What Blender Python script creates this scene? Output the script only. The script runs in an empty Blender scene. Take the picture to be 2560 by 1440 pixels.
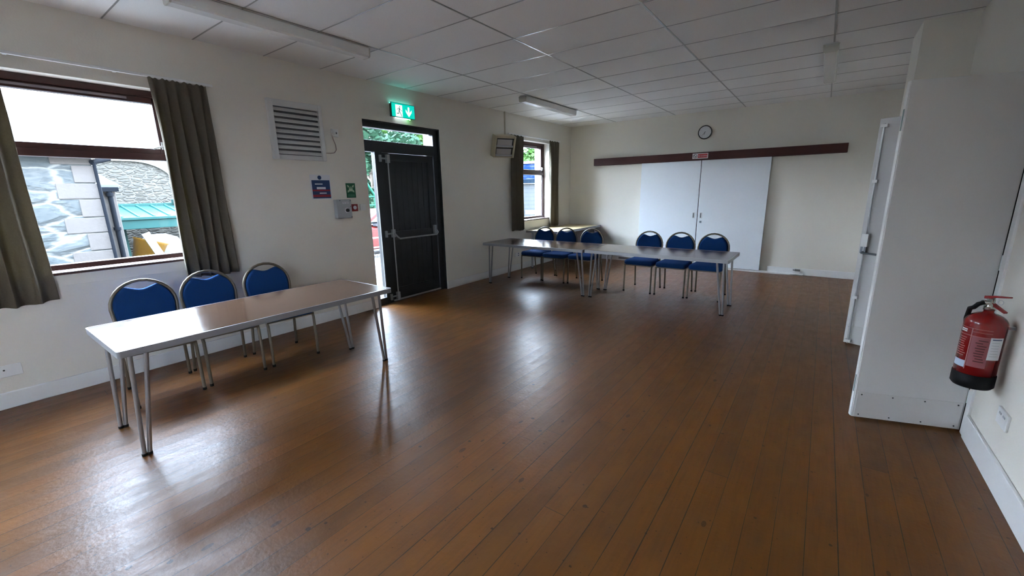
import bpy, bmesh, math, random
from mathutils import Vector, Matrix
C = bpy.context.scene.collection
random.seed(7)
PI = math.pi
W, YF, YB, H = 5.75, 8.995, -3.2, 2.963        # room width, far wall, back wall, ceiling height
XO = -0.37                                     # outer face of the left wall

# ------------------------------------------------------------------ camera
cam_data = bpy.data.cameras.new('camera'); cam = bpy.data.objects.new('camera', cam_data); C.objects.link(cam)
yaw, pitch, roll = 0.63380543, -0.22638431, -0.01776065
f = Vector((-math.sin(yaw)*math.cos(pitch), math.cos(yaw)*math.cos(pitch), math.sin(pitch)))
r = Vector((math.cos(yaw), math.sin(yaw), 0)); u = r.cross(f)
r2 = r*math.cos(roll) + u*math.sin(roll); u2 = u*math.cos(roll) - r*math.sin(roll)
m = Matrix.Identity(4)
for i in range(3):
    m[i][0], m[i][1], m[i][2] = r2[i], u2[i], -f[i]
m[0][3], m[1][3], m[2][3] = 4.85947, 0.0, 1.55
cam.matrix_world = m
cam_data.sensor_width = 36; cam_data.lens = 1045.1825/2560*36; cam_data.clip_start = 0.02; cam_data.clip_end = 200
bpy.context.scene.camera = cam
# ------------------------------------------------------------------ sky and exposure
wd = bpy.data.worlds.new('overcast_sky'); bpy.context.scene.world = wd; wd.use_nodes = True
nt = wd.node_tree; nt.nodes.clear()
wo = nt.nodes.new('ShaderNodeOutputWorld'); bg = nt.nodes.new('ShaderNodeBackground')
tc = nt.nodes.new('ShaderNodeTexCoord'); sp = nt.nodes.new('ShaderNodeSeparateXYZ'); cr = nt.nodes.new('ShaderNodeValToRGB')
nt.links.new(tc.outputs['Generated'], sp.inputs[0]); nt.links.new(sp.outputs['Z'], cr.inputs[0])
cr.color_ramp.elements[0].position = 0.0; cr.color_ramp.elements[0].color = (0.78, 0.85, 1.0, 1)
cr.color_ramp.elements[1].position = 0.6; cr.color_ramp.elements[1].color = (0.64, 0.765, 1.0, 1)
nt.links.new(cr.outputs[0], bg.inputs[0]); bg.inputs[1].default_value = 12.0
nt.links.new(bg.outputs[0], wo.inputs[0])
vs = bpy.context.scene.view_settings
vs.view_transform = 'Standard'; vs.look = 'None'; vs.gamma = 1; vs.use_curve_mapping = False
vs.exposure = 2.97

# ------------------------------------------------------------------ materials
MATS = {}
def mat(name, col, rough=0.6, metal=0.0, spec=0.5, emit=None, es=0, noise=None, bump=0, bscale=60, coat=0):
    if name in MATS: return MATS[name]
    M = bpy.data.materials.new(name); M.use_nodes = True; n = M.node_tree; b = n.nodes['Principled BSDF']
    b.inputs['Base Color'].default_value = (*col, 1); b.inputs['Roughness'].default_value = rough
    b.inputs['Metallic'].default_value = metal; b.inputs['Specular IOR Level'].default_value = spec
    if coat: b.inputs['Coat Weight'].default_value = coat
    if emit: b.inputs['Emission Color'].default_value = (*emit, 1); b.inputs['Emission Strength'].default_value = es
    t = n.nodes.new('ShaderNodeTexCoord')
    if noise:
        sc, amt = noise; no = n.nodes.new('ShaderNodeTexNoise'); no.inputs['Scale'].default_value = sc; no.inputs['Detail'].default_value = 5
        n.links.new(t.outputs['Object'], no.inputs['Vector'])
        mx = n.nodes.new('ShaderNodeMix'); mx.data_type = 'RGBA'
        mx.inputs[6].default_value = (*[c*(1-amt) for c in col], 1); mx.inputs[7].default_value = (*[min(1, c*(1+amt)) for c in col], 1)
        n.links.new(no.outputs['Fac'], mx.inputs[0]); n.links.new(mx.outputs[2], b.inputs['Base Color'])
    if bump:
        nb = n.nodes.new('ShaderNodeTexNoise'); nb.inputs['Scale'].default_value = bscale; nb.inputs['Detail'].default_value = 4
        n.links.new(t.outputs['Object'], nb.inputs['Vector'])
        bp = n.nodes.new('ShaderNodeBump'); bp.inputs['Strength'].default_value = bump; bp.inputs['Distance'].default_value = 0.01
        n.links.new(nb.outputs['Fac'], bp.inputs['Height']); n.links.new(bp.outputs[0], b.inputs['Normal'])
    MATS[name] = M; return M
def nd(M): return M.node_tree.nodes, M.node_tree.links
def mathn(n, l, op, a, b=None, c=None):
    x = n.new('ShaderNodeMath'); x.operation = op
    for i, v in enumerate((a, b, c)):
        if v is None: continue
        if isinstance(v, (int, float)): x.inputs[i].default_value = v
        else: l.new(v, x.inputs[i])
    return x.outputs[0]
def mixc(n, l, fac, a, b, mode='MIX'):
    x = n.new('ShaderNodeMix'); x.data_type = 'RGBA'; x.blend_type = mode
    for i, v in ((0, fac), (6, a), (7, b)):
        if isinstance(v, (int, float)): x.inputs[i].default_value = v
        elif isinstance(v, tuple): x.inputs[i].default_value = (*v, 1)
        else: l.new(v, x.inputs[i])
    return x.outputs[2]
def ramp(n, l, src, p0, p1, c0=(0, 0, 0), c1=(1, 1, 1)):
    x = n.new('ShaderNodeValToRGB'); e = x.color_ramp.elements
    e[0].position, e[1].position = p0, p1; e[0].color = (*c0, 1); e[1].color = (*c1, 1)
    l.new(src, x.inputs[0]); return x.outputs[0]
def noise(n, l, vec, scale, detail=3, rough=0.5, dist=0.0):
    x = n.new('ShaderNodeTexNoise'); x.inputs['Scale'].default_value = scale; x.inputs['Detail'].default_value = detail
    x.inputs['Roughness'].default_value = rough; x.inputs['Distortion'].default_value = dist
    l.new(vec, x.inputs['Vector']); return x.outputs['Fac']

def floor_material():
    M = mat('varnished_floorboards', (0.25, 0.12, 0.05), 0.35)
    n, l = nd(M); b = n['Principled BSDF']; g = n.new('ShaderNodeNewGeometry'); s = n.new('ShaderNodeSeparateXYZ'); l.new(g.outputs['Position'], s.inputs[0])
    bx = mathn(n, l, 'DIVIDE', mathn(n, l, 'ADD', s.outputs['X'], 0.017), 0.1188)
    idx = mathn(n, l, 'FLOOR', bx); fr = mathn(n, l, 'FRACT', bx)
    wn = n.new('ShaderNodeTexWhiteNoise'); wn.noise_dimensions = '1D'; l.new(idx, wn.inputs['W']); rnd = wn.outputs['Value']
    # end joints
    yy = mathn(n, l, 'DIVIDE', mathn(n, l, 'ADD', s.outputs['Y'], mathn(n, l, 'MULTIPLY', rnd, 31.0)), 5.6)
    yi = mathn(n, l, 'FLOOR', yy); yf = mathn(n, l, 'FRACT', yy)
    wn2 = n.new('ShaderNodeTexWhiteNoise'); wn2.noise_dimensions = '2D'; cb = n.new('ShaderNodeCombineXYZ'); l.new(idx, cb.inputs[0]); l.new(yi, cb.inputs[1]); l.new(cb.outputs[0], wn2.inputs['Vector'])
    brd = wn2.outputs['Value']
    # grain: stretched along y and shifted per board
    cg = n.new('ShaderNodeCombineXYZ')
    l.new(mathn(n, l, 'MULTIPLY', s.outputs['X'], 26.0), cg.inputs[0]); l.new(mathn(n, l, 'MULTIPLY', s.outputs['Y'], 1.5), cg.inputs[1]); l.new(mathn(n, l, 'MULTIPLY', brd, 30.0), cg.inputs[2])
    cb2 = n.new('ShaderNodeCombineXYZ'); l.new(mathn(n, l, 'MULTIPLY', s.outputs['X'], 2.4), cb2.inputs[0]); l.new(s.outputs['Y'], cb2.inputs[1]); l.new(mathn(n, l, 'MULTIPLY', brd, 12.0), cb2.inputs[2])
    grain = noise(n, l, cg.outputs[0], 2.6, 6, 0.65, 0.6)
    big = noise(n, l, g.outputs['Position'], 1.3, 3)
    base = mixc(n, l, brd, (0.100, 0.036, 0.0045), (0.160, 0.054, 0.0062))
    base = mixc(n, l, mathn(n, l, 'MULTIPLY', ramp(n, l, grain, 0.42, 0.75), 0.55), base, (0.065, 0.026, 0.006))
    blot = noise(n, l, cb2.outputs[0], 3.0, 5, 0.6)
    base = mixc(n, l, mathn(n, l, 'MULTIPLY', ramp(n, l, blot, 0.42, 0.62), 0.5), base, (0.165, 0.062, 0.0085))
    base = mixc(n, l, mathn(n, l, 'MULTIPLY', ramp(n, l, big, 0.45, 0.75), 0.35), base, (0.075, 0.036, 0.013))
    # worn, greyish traffic marks
    cw = n.new('ShaderNodeCombineXYZ'); l.new(mathn(n, l, 'MULTIPLY', s.outputs['X'], 7.0), cw.inputs[0]); l.new(mathn(n, l, 'MULTIPLY', s.outputs['Y'], 3.0), cw.inputs[1])
    wear = noise(n, l, cw.outputs[0], 2.0, 8, 0.7)
    base = mixc(n, l, mathn(n, l, 'MULTIPLY', ramp(n, l, wear, 0.55, 0.75), 0.35), base, (0.095, 0.055, 0.028))
    # knots and dents
    ck = n.new('ShaderNodeCombineXYZ'); l.new(mathn(n, l, 'MULTIPLY', s.outputs['X'], 8.5), ck.inputs[0]); l.new(mathn(n, l, 'MULTIPLY', s.outputs['Y'], 4.2), ck.inputs[1])
    vo = n.new('ShaderNodeTexVoronoi'); vo.inputs['Scale'].default_value = 1.0; l.new(ck.outputs[0], vo.inputs['Vector'])
    sc = n.new('ShaderNodeSeparateColor'); l.new(vo.outputs['Color'], sc.inputs[0])
    kn = mathn(n, l, 'MULTIPLY', mathn(n, l, 'LESS_THAN', vo.outputs['Distance'], mathn(n, l, 'MULTIPLY', sc.outputs[1], 0.12)), mathn(n, l, 'GREATER_THAN', sc.outputs[0], 0.30))
    wobble = mathn(n, l, 'MULTIPLY_ADD', noise(n, l, g.outputs['Position'], 60.0, 2), 0.9, 0.5)
    spots = [mathn(n, l, 'MULTIPLY', kn, 0.8)]
    for sc_, rad, thr, amt in ((9.0, 0.11, 0.50, 1.0), (21.0, 0.14, 0.62, 0.85), (48.0, 0.18, 0.76, 0.8)):
        sm = n.new('ShaderNodeTexVoronoi'); sm.inputs['Scale'].default_value = sc_; l.new(g.outputs['Position'], sm.inputs['Vector'])
        sc2 = n.new('ShaderNodeSeparateColor'); l.new(sm.outputs['Color'], sc2.inputs[0])
        dn = mathn(n, l, 'MULTIPLY', mathn(n, l, 'LESS_THAN', mathn(n, l, 'MULTIPLY', sm.outputs['Distance'], wobble), mathn(n, l, 'MULTIPLY', sc2.outputs[1], rad)), mathn(n, l, 'GREATER_THAN', sc2.outputs[0], thr))
        spots.append(mathn(n, l, 'MULTIPLY', dn, amt))
    spot = spots[0]
    for q_ in spots[1:]: spot = mathn(n, l, 'MAXIMUM', spot, q_)
    base = mixc(n, l, mathn(n, l, 'MULTIPLY', spot, 0.85), base, (0.022, 0.008, 0.004))
    # short curved scratches
    cs = n.new('ShaderNodeCombineXYZ'); l.new(mathn(n, l, 'MULTIPLY', s.outputs['X'], 5.0), cs.inputs[0]); l.new(mathn(n, l, 'MULTIPLY', s.outputs['Y'], 19.0), cs.inputs[1])
    sv = n.new('ShaderNodeTexVoronoi'); sv.inputs['Scale'].default_value = 1.0; l.new(cs.outputs[0], sv.inputs['Vector']); sq_ = n.new('ShaderNodeSeparateColor'); l.new(sv.outputs['Color'], sq_.inputs[0])
    scr = mathn(n, l, 'MULTIPLY', mathn(n, l, 'LESS_THAN', mathn(n, l, 'MULTIPLY', sv.outputs['Distance'], wobble), 0.055), mathn(n, l, 'GREATER_THAN', sq_.outputs[0], 0.70))
    base = mixc(n, l, mathn(n, l, 'MULTIPLY', scr, 0.6), base, (0.02, 0.011, 0.007))
    # seams
    e = mathn(n, l, 'MINIMUM', fr, mathn(n, l, 'SUBTRACT', 1.0, fr))
    sn = noise(n, l, g.outputs['Position'], 4.0, 6, 0.7)
    wid = mathn(n, l, 'MULTIPLY', ramp(n, l, sn, 0.25, 0.52), mathn(n, l, 'ADD', mathn(n, l, 'MULTIPLY', rnd, 0.020), 0.009))
    seam = mathn(n, l, 'LESS_THAN', e, wid)
    ye = mathn(n, l, 'LESS_THAN', yf, 0.0006)
    seam = mathn(n, l, 'MAXIMUM', seam, ye)
    base = mixc(n, l, mathn(n, l, 'MULTIPLY', seam, 0.9), base, (0.014, 0.009, 0.006))
    l.new(base, b.inputs['Base Color'])
    ro = mathn(n, l, 'ADD', mathn(n, l, 'MULTIPLY', wear, 0.30), mathn(n, l, 'MULTIPLY', grain, 0.10))
    ro = mathn(n, l, 'ADD', ro, 0.17); l.new(ro, b.inputs['Roughness'])
    b.inputs['Specular IOR Level'].default_value = 0.38
    ht = mathn(n, l, 'SUBTRACT', mathn(n, l, 'MULTIPLY', noise(n, l, cg.outputs[0], 1.1, 4), 0.35), mathn(n, l, 'MULTIPLY', seam, 1.0))
    ht = mathn(n, l, 'ADD', ht, mathn(n, l, 'MULTIPLY', brd, 0.25))
    ht = mathn(n, l, 'ADD', ht, mathn(n, l, 'MULTIPLY', noise(n, l, g.outputs['Position'], 48.0, 4), 0.55))
    cup = mathn(n, l, 'POWER', mathn(n, l, 'ABSOLUTE', mathn(n, l, 'SUBTRACT', fr, 0.5)), 2.0)
    ht = mathn(n, l, 'ADD', ht, mathn(n, l, 'MULTIPLY', cup, 0.9))
    ht = mathn(n, l, 'ADD', ht, mathn(n, l, 'MULTIPLY', noise(n, l, g.outputs['Position'], 7.0, 3), 1.3))
    bp = n.new('ShaderNodeBump'); bp.inputs['Strength'].default_value = 0.45; bp.inputs['Distance'].default_value = 0.004
    l.new(ht, bp.inputs['Height']); l.new(bp.outputs[0], b.inputs['Normal'])
    return M
def ceiling_material():
    M = mat('mineral_fibre_tile', (0.62, 0.62, 0.61), 0.9, spec=0.2)
    n, l = nd(M); b = n['Principled BSDF']; g = n.new('ShaderNodeNewGeometry'); s = n.new('ShaderNodeSeparateXYZ'); l.new(g.outputs['Position'], s.inputs[0])
    ix = mathn(n, l, 'FLOOR', mathn(n, l, 'DIVIDE', mathn(n, l, 'SUBTRACT', s.outputs['X'], 1.08), 1.2267)); iy = mathn(n, l, 'FLOOR', mathn(n, l, 'DIVIDE', mathn(n, l, 'SUBTRACT', s.outputs['Y'], 2.957), 0.617))
    cb = n.new('ShaderNodeCombineXYZ'); l.new(ix, cb.inputs[0]); l.new(iy, cb.inputs[1])
    wn = n.new('ShaderNodeTexWhiteNoise'); wn.noise_dimensions = '2D'; l.new(cb.outputs[0], wn.inputs['Vector'])
    base = mixc(n, l, wn.outputs['Value'], (0.80, 0.795, 0.785), (0.85, 0.845, 0.835))
    sp_ = noise(n, l, g.outputs['Position'], 140, 4, 0.8)
    base = mixc(n, l, mathn(n, l, 'MULTIPLY', ramp(n, l, sp_, 0.45, 0.62), 0.10), base, (0.35, 0.34, 0.33))
    l.new(base, b.inputs['Base Color'])
    bp = n.new('ShaderNodeBump'); bp.inputs['Strength'].default_value = 0.25; bp.inputs['Distance'].default_value = 0.004
    l.new(sp_, bp.inputs['Height']); l.new(bp.outputs[0], b.inputs['Normal'])
    return M
def glass_material():
    M = bpy.data.materials.new('window_glass'); M.use_nodes = True; n, l = nd(M); n.clear()
    o = n.new('ShaderNodeOutputMaterial'); mx = n.new('ShaderNodeMixShader'); t = n.new('ShaderNodeBsdfTransparent'); gl = n.new('ShaderNodeBsdfGlossy'); lw = n.new('ShaderNodeLayerWeight'); lw.inputs[0].default_value = 0.5
    t.inputs[0].default_value = (0.95, 0.975, 0.97, 1); gl.inputs['Roughness'].default_value = 0.0; 
    l.new(mathn(n, l, 'MULTIPLY_ADD', mathn(n, l, 'POWER', lw.outputs['Facing'], 5.0), 0.85, 0.035), mx.inputs[0]); l.new(t.outputs[0], mx.inputs[1]); l.new(gl.outputs[0], mx.inputs[2]); l.new(mx.outputs[0], o.inputs[0]); return M
def curtain_material():
    M = mat('olive_brown_curtain_cloth', (0.15, 0.130, 0.100), 0.9, spec=0.15, noise=(90, 0.25), bump=0.3, bscale=400)
    n, l = nd(M); b = n['Principled BSDF']; o = n['Material Output']; t = n.new('ShaderNodeBsdfTranslucent'); t.inputs[0].default_value = (0.20, 0.17, 0.09, 1)
    mx = n.new('ShaderNodeMixShader'); mx.inputs[0].default_value = 0.18; l.new(b.outputs[0], mx.inputs[1]); l.new(t.outputs[0], mx.inputs[2]); l.new(mx.outputs[0], o.inputs[0]); return M
def laminate(name, c0, c1, rough):
    M = mat(name, c0, rough, spec=0.5); n, l = nd(M); b = n['Principled BSDF']; t = n.new('ShaderNodeTexCoord'); mp = n.new('ShaderNodeMapping')
    mp.inputs['Scale'].default_value = (0.9, 14, 1); l.new(t.outputs['Object'], mp.inputs[0])
    a = noise(n, l, mp.outputs[0], 2.4, 8, 0.7, 1.6); big = noise(n, l, t.outputs['Object'], 5.0, 5, 0.6)
    base = mixc(n, l, ramp(n, l, a, 0.35, 0.7), c0, c1)
    base = mixc(n, l, mathn(n, l, 'MULTIPLY', ramp(n, l, big, 0.5, 0.75), 0.4), base, tuple(x*1.6 for x in c1))
    l.new(base, b.inputs['Base Color'])
    l.new(mathn(n, l, 'ADD', mathn(n, l, 'MULTIPLY', big, 0.12), rough-0.06), b.inputs['Roughness']); return M
def stone_material(name, scale, cols, mortar):
    M = mat(name, cols[0], 0.95, spec=0.02); n, l = nd(M); b = n['Principled BSDF']; t = n.new('ShaderNodeNewGeometry'); mp = n.new('ShaderNodeMapping')
    mp.inputs['Scale'].default_value = (1.0, 0.9, 2.4); l.new(t.outputs['Position'], mp.inputs[0])
    dn = n.new('ShaderNodeTexNoise'); dn.inputs['Scale'].default_value = 3.5; dn.inputs['Detail'].default_value = 4; l.new(mp.outputs[0], dn.inputs['Vector'])
    va = n.new('ShaderNodeVectorMath'); va.operation = 'MULTIPLY_ADD'; l.new(dn.outputs['Color'], va.inputs[0]); va.inputs[1].default_value = (0.22, 0.22, 0.22); l.new(mp.outputs[0], va.inputs[2])
    v = n.new('ShaderNodeTexVoronoi'); v.inputs['Scale'].default_value = scale; l.new(va.outputs[0], v.inputs['Vector'])
    ve = n.new('ShaderNodeTexVoronoi'); ve.feature = 'DISTANCE_TO_EDGE'; ve.inputs['Scale'].default_value = scale; l.new(va.outputs[0], ve.inputs['Vector'])
    s2 = n.new('ShaderNodeSeparateColor'); l.new(v.outputs['Color'], s2.inputs[0])
    base = mixc(n, l, s2.outputs[0], cols[0], cols[1]); fine = noise(n, l, mp.outputs[0], 14, 6, 0.7)
    base = mixc(n, l, ramp(n, l, fine, 0.4, 0.7), base, cols[2])
    base = mixc(n, l, ramp(n, l, ve.outputs['Distance'], 0.02, 0.07, (1, 1, 1), (0, 0, 0)), base, mortar)
    l.new(base, b.inputs['Base Color'])
    bp = n.new('ShaderNodeBump'); bp.inputs['Strength'].default_value = 0.8; bp.inputs['Distance'].default_value = 0.03
    l.new(ramp(n, l, ve.outputs['Distance'], 0.0, 0.2), bp.inputs['Height']); l.new(bp.outputs[0], b.inputs['Normal']); return M
def stripes_material(name, col, line, axis, period, width, rough=0.7):
    M = mat(name, col, rough, spec=0.06); n, l = nd(M); b = n['Principled BSDF']; g = n.new('ShaderNodeNewGeometry'); s = n.new('ShaderNodeSeparateXYZ'); l.new(g.outputs['Position'], s.inputs[0])
    fr = mathn(n, l, 'FRACT', mathn(n, l, 'DIVIDE', s.outputs[axis], period)); ln = mathn(n, l, 'LESS_THAN', fr, width)
    no = noise(n, l, g.outputs['Position'], 6, 4)
    base = mixc(n, l, no, tuple(c*0.8 for c in col), col)
    l.new(mixc(n, l, ln, base, line), b.inputs['Base Color']); return M

GLASS = glass_material()
cream = mat('cream_wall_paint', (0.71, 0.678, 0.608), 0.75, spec=0.25, noise=(1.1, 0.035), bump=0.10, bscale=70)
white_gloss = mat('white_gloss_paint', (0.72, 0.72, 0.71), 0.35, noise=(8, 0.04), bump=0.05, bscale=20)
door_white = mat('pale_sliding_door_paint', (0.70, 0.74, 0.78), 0.45, noise=(3, 0.03))
leaf_paint = mat('off_white_door_paint', (0.60, 0.595, 0.585), 0.55, noise=(3, 0.04), bump=0.05)
kick_paint = mat('painted_kick_panel', (0.60, 0.59, 0.575), 0.2, noise=(6, 0.05))
mahog = mat('dark_red_brown_stained_wood', (0.050, 0.018, 0.016), 0.35, noise=(20, 0.3))
pelm = mat('dark_red_pelmet_wood', (0.048, 0.009, 0.007), 0.5, spec=0.3, noise=(12, 0.25))
blackp = mat('black_door_paint', (0.010, 0.011, 0.014), 0.38, noise=(10, 0.2))
steel = mat('satin_aluminium', (0.55, 0.56, 0.57), 0.30, metal=0.9)
alu_edge = mat('aluminium_edging', (0.30, 0.31, 0.33), 0.38, metal=0.6)
tube_m = mat('pewter_chair_tube', (0.17, 0.145, 0.11), 0.42, metal=0.5, noise=(60, 0.15))
leg_m = mat('grey_table_leg_tube', (0.30, 0.30, 0.31), 0.34, metal=0.7)
rubber = mat('black_rubber', (0.006, 0.006, 0.006), 0.7, spec=0.25)
blue = mat('royal_blue_upholstery', (0.010, 0.047, 0.155), 0.95, spec=0.1, noise=(300, 0.25), bump=0.25, bscale=500)
walnut = laminate('walnut_laminate', (0.135, 0.078, 0.050), (0.080, 0.045, 0.028), 0.15)
beech = laminate('beige_laminate', (0.46, 0.36, 0.20), (0.36, 0.27, 0.14), 0.35)
plas = mat('white_plastic', (0.70, 0.70, 0.68), 0.35)
light_body = mat('white_light_fitting', (0.66, 0.66, 0.65), 0.4)
diffuser = mat('milky_diffuser', (0.78, 0.78, 0.76), 0.25, coat=0.2)
cur = curtain_material()
greybox = mat('grey_enamel', (0.36, 0.38, 0.40), 0.4)
redp = mat('red_plastic', (0.22, 0.02, 0.02), 0.4)
paper = mat('white_paper', (0.62, 0.63, 0.66), 0.6)
navy = mat('navy_print', (0.012, 0.04, 0.13), 0.5)
redpr = mat('red_print', (0.25, 0.015, 0.03), 0.5)
greenpr = mat('green_print', (0.008, 0.10, 0.045), 0.5)
palegreen = mat('pale_green_print', (0.42, 0.52, 0.36), 0.6)
blackpr = mat('black_print', (0.01, 0.01, 0.012), 0.5)
extred = mat('extinguisher_red_enamel', (0.21, 0.007, 0.007), 0.25, coat=0.2)
extblack = mat('extinguisher_black_base', (0.003, 0.003, 0.004), 0.6, spec=0.2)
concrete = mat('pale_concrete', (0.0818, 0.0818, 0.08), 0.9, noise=(3, 0.15), spec=0.06)
tgreen = mat('green_painted_metal', (0.003, 0.035, 0.02), 0.6, spec=0.06)
FLOOR = floor_material(); CEIL = ceiling_material()

# ------------------------------------------------------------------ mesh helpers
class MB:
    def __init__(s): s.v = []; s.f = []; s.sm = []
    def add(s, vs, fs, smooth=False):
        o = len(s.v); s.v += [tuple(v) for v in vs]; s.f += [tuple(i+o for i in q) for q in fs]; s.sm += [smooth]*len(fs); return s
    def box(s, x0, x1, y0, y1, z0, z1):
        return s.add([(x, y, z) for x in (x0, x1) for y in (y0, y1) for z in (z0, z1)],
                     [(0, 1, 3, 2), (4, 6, 7, 5), (0, 4, 5, 1), (2, 3, 7, 6), (0, 2, 6, 4), (1, 5, 7, 3)])
    def obox(s, fr, u0, u1, v0, v1, n0, n1):
        return s.add([fr(a, b, c) for a in (u0, u1) for b in (v0, v1) for c in (n0, n1)],
                     [(0, 1, 3, 2), (4, 6, 7, 5), (0, 4, 5, 1), (2, 3, 7, 6), (0, 2, 6, 4), (1, 5, 7, 3)])
    def tube(s, pts, rad, n=12, cap=True):
        P = [Vector(p) for p in pts]; k = len(P); rads = rad if isinstance(rad, (list, tuple)) else [rad]*k
        T = [(P[min(i+1, k-1)]-P[max(i-1, 0)]).normalized() for i in range(k)]
        ref = Vector((0, 0, 1)) if abs(T[0].z) < 0.9 else Vector((1, 0, 0)); a = (ref - T[0]*ref.dot(T[0])).normalized()
        vs = []
        for i in range(k):
            a = (a - T[i]*a.dot(T[i])).normalized(); b = T[i].cross(a)
            vs += [P[i] + (a*math.cos(t) + b*math.sin(t))*rads[i] for t in [2*PI*j/n for j in range(n)]]
        fs = [(i*n+j, i*n+(j+1) % n, (i+1)*n+(j+1) % n, (i+1)*n+j) for i in range(k-1) for j in range(n)]
        s.add(vs, fs, True)
        if cap: s.add(vs[:n][::-1], [tuple(range(n))]); s.add(vs[-n:], [tuple(range(n))])
        return s
    def lathe(s, prof, n=40, c=(0, 0)):
        vs = [(c[0]+rr*math.cos(2*PI*j/n), c[1]+rr*math.sin(2*PI*j/n), z) for rr, z in prof for j in range(n)]
        fs = [(i*n+j, i*n+(j+1) % n, (i+1)*n+(j+1) % n, (i+1)*n+j) for i in range(len(prof)-1) for j in range(n)]
        return s.add(vs, fs, True)
    def prism(s, fr, poly, n0, n1):
        k = len(poly); vs = [fr(a, b, n0) for a, b in poly] + [fr(a, b, n1) for a, b in poly]
        return s.add(vs, [tuple(range(k))[::-1], tuple(range(k, 2*k))] + [(i, (i+1) % k, k+(i+1) % k, k+i) for i in range(k)])
    def obj(s, name, M, parent=None, bevel=0, seg=2, subsurf=0, loc=None):
        me = bpy.data.meshes.new(name); me.from_pydata(s.v, [], s.f); me.validate()
        bm = bmesh.new(); bm.from_mesh(me)
        sm = s.sm if len(s.sm) == len(bm.faces) else None
        bm.faces.ensure_lookup_table()
        if sm:
            for fc, q in zip(bm.faces, sm): fc.smooth = q
        bmesh.ops.recalc_face_normals(bm, faces=bm.faces); bm.to_mesh(me); bm.free()
        o = bpy.data.objects.new(name, me); C.objects.link(o); me.materials.append(M)
        if parent: o.parent = parent
        if loc: o.location = loc
        if bevel:
            b = o.modifiers.new('bevel', 'BEVEL'); b.width = bevel; b.segments = seg; b.limit_method = 'ANGLE'; b.harden_normals = False
        if subsurf:
            b = o.modifiers.new('sub', 'SUBSURF'); b.levels = subsurf; b.render_levels = subsurf
        return o
def frame(o, U, V, N):
    o, U, V, N = map(Vector, (o, U, V, N)); return lambda a, b, c: tuple(o + U*a + V*b + N*c)
LW = frame((0, 0, 0), (0, 1, 0), (0, 0, 1), (1, 0, 0))          # left wall: u=y v=z n into room
FW = frame((0, YF, 0), (1, 0, 0), (0, 0, 1), (0, -1, 0))        # far wall
RW = frame((W, 0, 0), (0, 1, 0), (0, 0, 1), (-1, 0, 0))         # right wall
def tag(o, label, cat=None, group=None, kind=None):
    o['label'] = label
    if cat: o['category'] = cat
    if group: o['group'] = group
    if kind: o['kind'] = kind
    return o
def struct(o, label=None):
    o['kind'] = 'structure'
    if label: o['label'] = label
    return o
def empty(name, loc=(0, 0, 0), rz=0):
    o = bpy.data.objects.new(name, None); C.objects.link(o); o.location = loc; o.rotation_euler = (0, 0, rz); o.empty_display_size = 0.1; return o
def copy_tree(o, parent=None):
    c = o.copy(); C.objects.link(c)
    if parent: c.parent = parent
    for ch in [x for x in bpy.data.objects if x.parent == o]: copy_tree(ch, c)
    return c
def circle(cu, cv, rr, n=28, rv=None): return [(cu+rr*math.cos(2*PI*i/n), cv+(rv or rr)*math.sin(2*PI*i/n)) for i in range(n)]
def text(name, s, size, M, parent, loc, rot, extrude=0.0006, align='CENTER', xs=1.0):
    cu = bpy.data.curves.new(name, 'FONT'); cu.body = s; cu.size = size; cu.extrude = extrude; cu.align_x = align; cu.align_y = 'CENTER'
    o = bpy.data.objects.new(name, cu); C.objects.link(o); cu.materials.append(M); o.location = loc; o.rotation_euler = rot; o.scale.x = xs
    me = bpy.data.meshes.new_from_object(o.evaluated_get(bpy.context.evaluated_depsgraph_get())); bpy.data.objects.remove(o)
    o = bpy.data.objects.new(name, me); C.objects.link(o); o.location = loc; o.rotation_euler = rot; o.scale.x = xs
    if parent: o.parent = parent
    return o
RL = (PI/2, 0, PI/2); RF = (PI/2, 0, 0); RR = (PI/2, 0, -PI/2)

# ------------------------------------------------------------------ room shell
W1 = (-0.10, 1.47, 0.985, 2.483); W2 = (6.90, 8.045, 0.985, 2.53); DR = (3.455, 4.812, 0.0, 2.49)
fl = MB().box(XO+0.05, W+0.14, YB-0.2, YF+0.2, -0.12, 0).box(W+0.14, W+2.2, 2.6, YF+0.2, -0.12, 0).obj('floor', FLOOR); struct(fl, 'worn varnished brown floorboards running down the hall')
cl = MB().box(XO-0.1, W+0.14, YB-0.2, 2.8, H, H+0.12).box(XO-0.1, W+2.3, 2.8, YF+0.3, H, H+0.12).obj('ceiling', CEIL); struct(cl, 'suspended ceiling of off-white mineral tiles')
g = MB()
for x in (1.08, 2.307, 3.533, 4.76): g.box(x-0.0075, x+0.0075, YB, YF, H-0.003, H)
for k in range(-10, 10):
    y = 2.957+0.617*k
    g.box(0, W, y-0.0055, y+0.0055, H-0.0022, H)
struct(g.obj('trim_1', mat('ceiling_grid_metal', (0.30, 0.30, 0.29), 0.28, metal=0.3)), 'thin metal grid between the ceiling tiles')
wl = MB(); z1 = H
W3 = (-2.55, -0.95, 0.985, 2.483)
segs = [(YB, W3[0]), (W3[1], W1[0]), (W1[1], DR[0]), (DR[1], W2[0]), (W2[1], YF+0.3)]
for a, b in segs: wl.box(XO, 0, a, b, -0.12, z1)
for a, b, c, d in (W1, W2, W3):
    wl.box(XO, 0, a, b, -0.12, c-0.022); wl.box(XO, 0, a, b, d, z1)
wl.box(XO, 0, DR[0], DR[1], DR[3], z1)
struct(wl.obj('wall_left', cream), 'cream wall with the two windows and the black fire door')
struct(MB().box(0, W+2.2, YF, YF+0.3, -0.12, z1).obj('wall_far', cream), 'cream wall at the far end of the hall')
wb = MB(); wb.box(XO, W+0.14, YB-0.2, YB, -0.12, z1)
RWN = (-2.4, -1.7, 1.1, 2.2)
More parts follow.
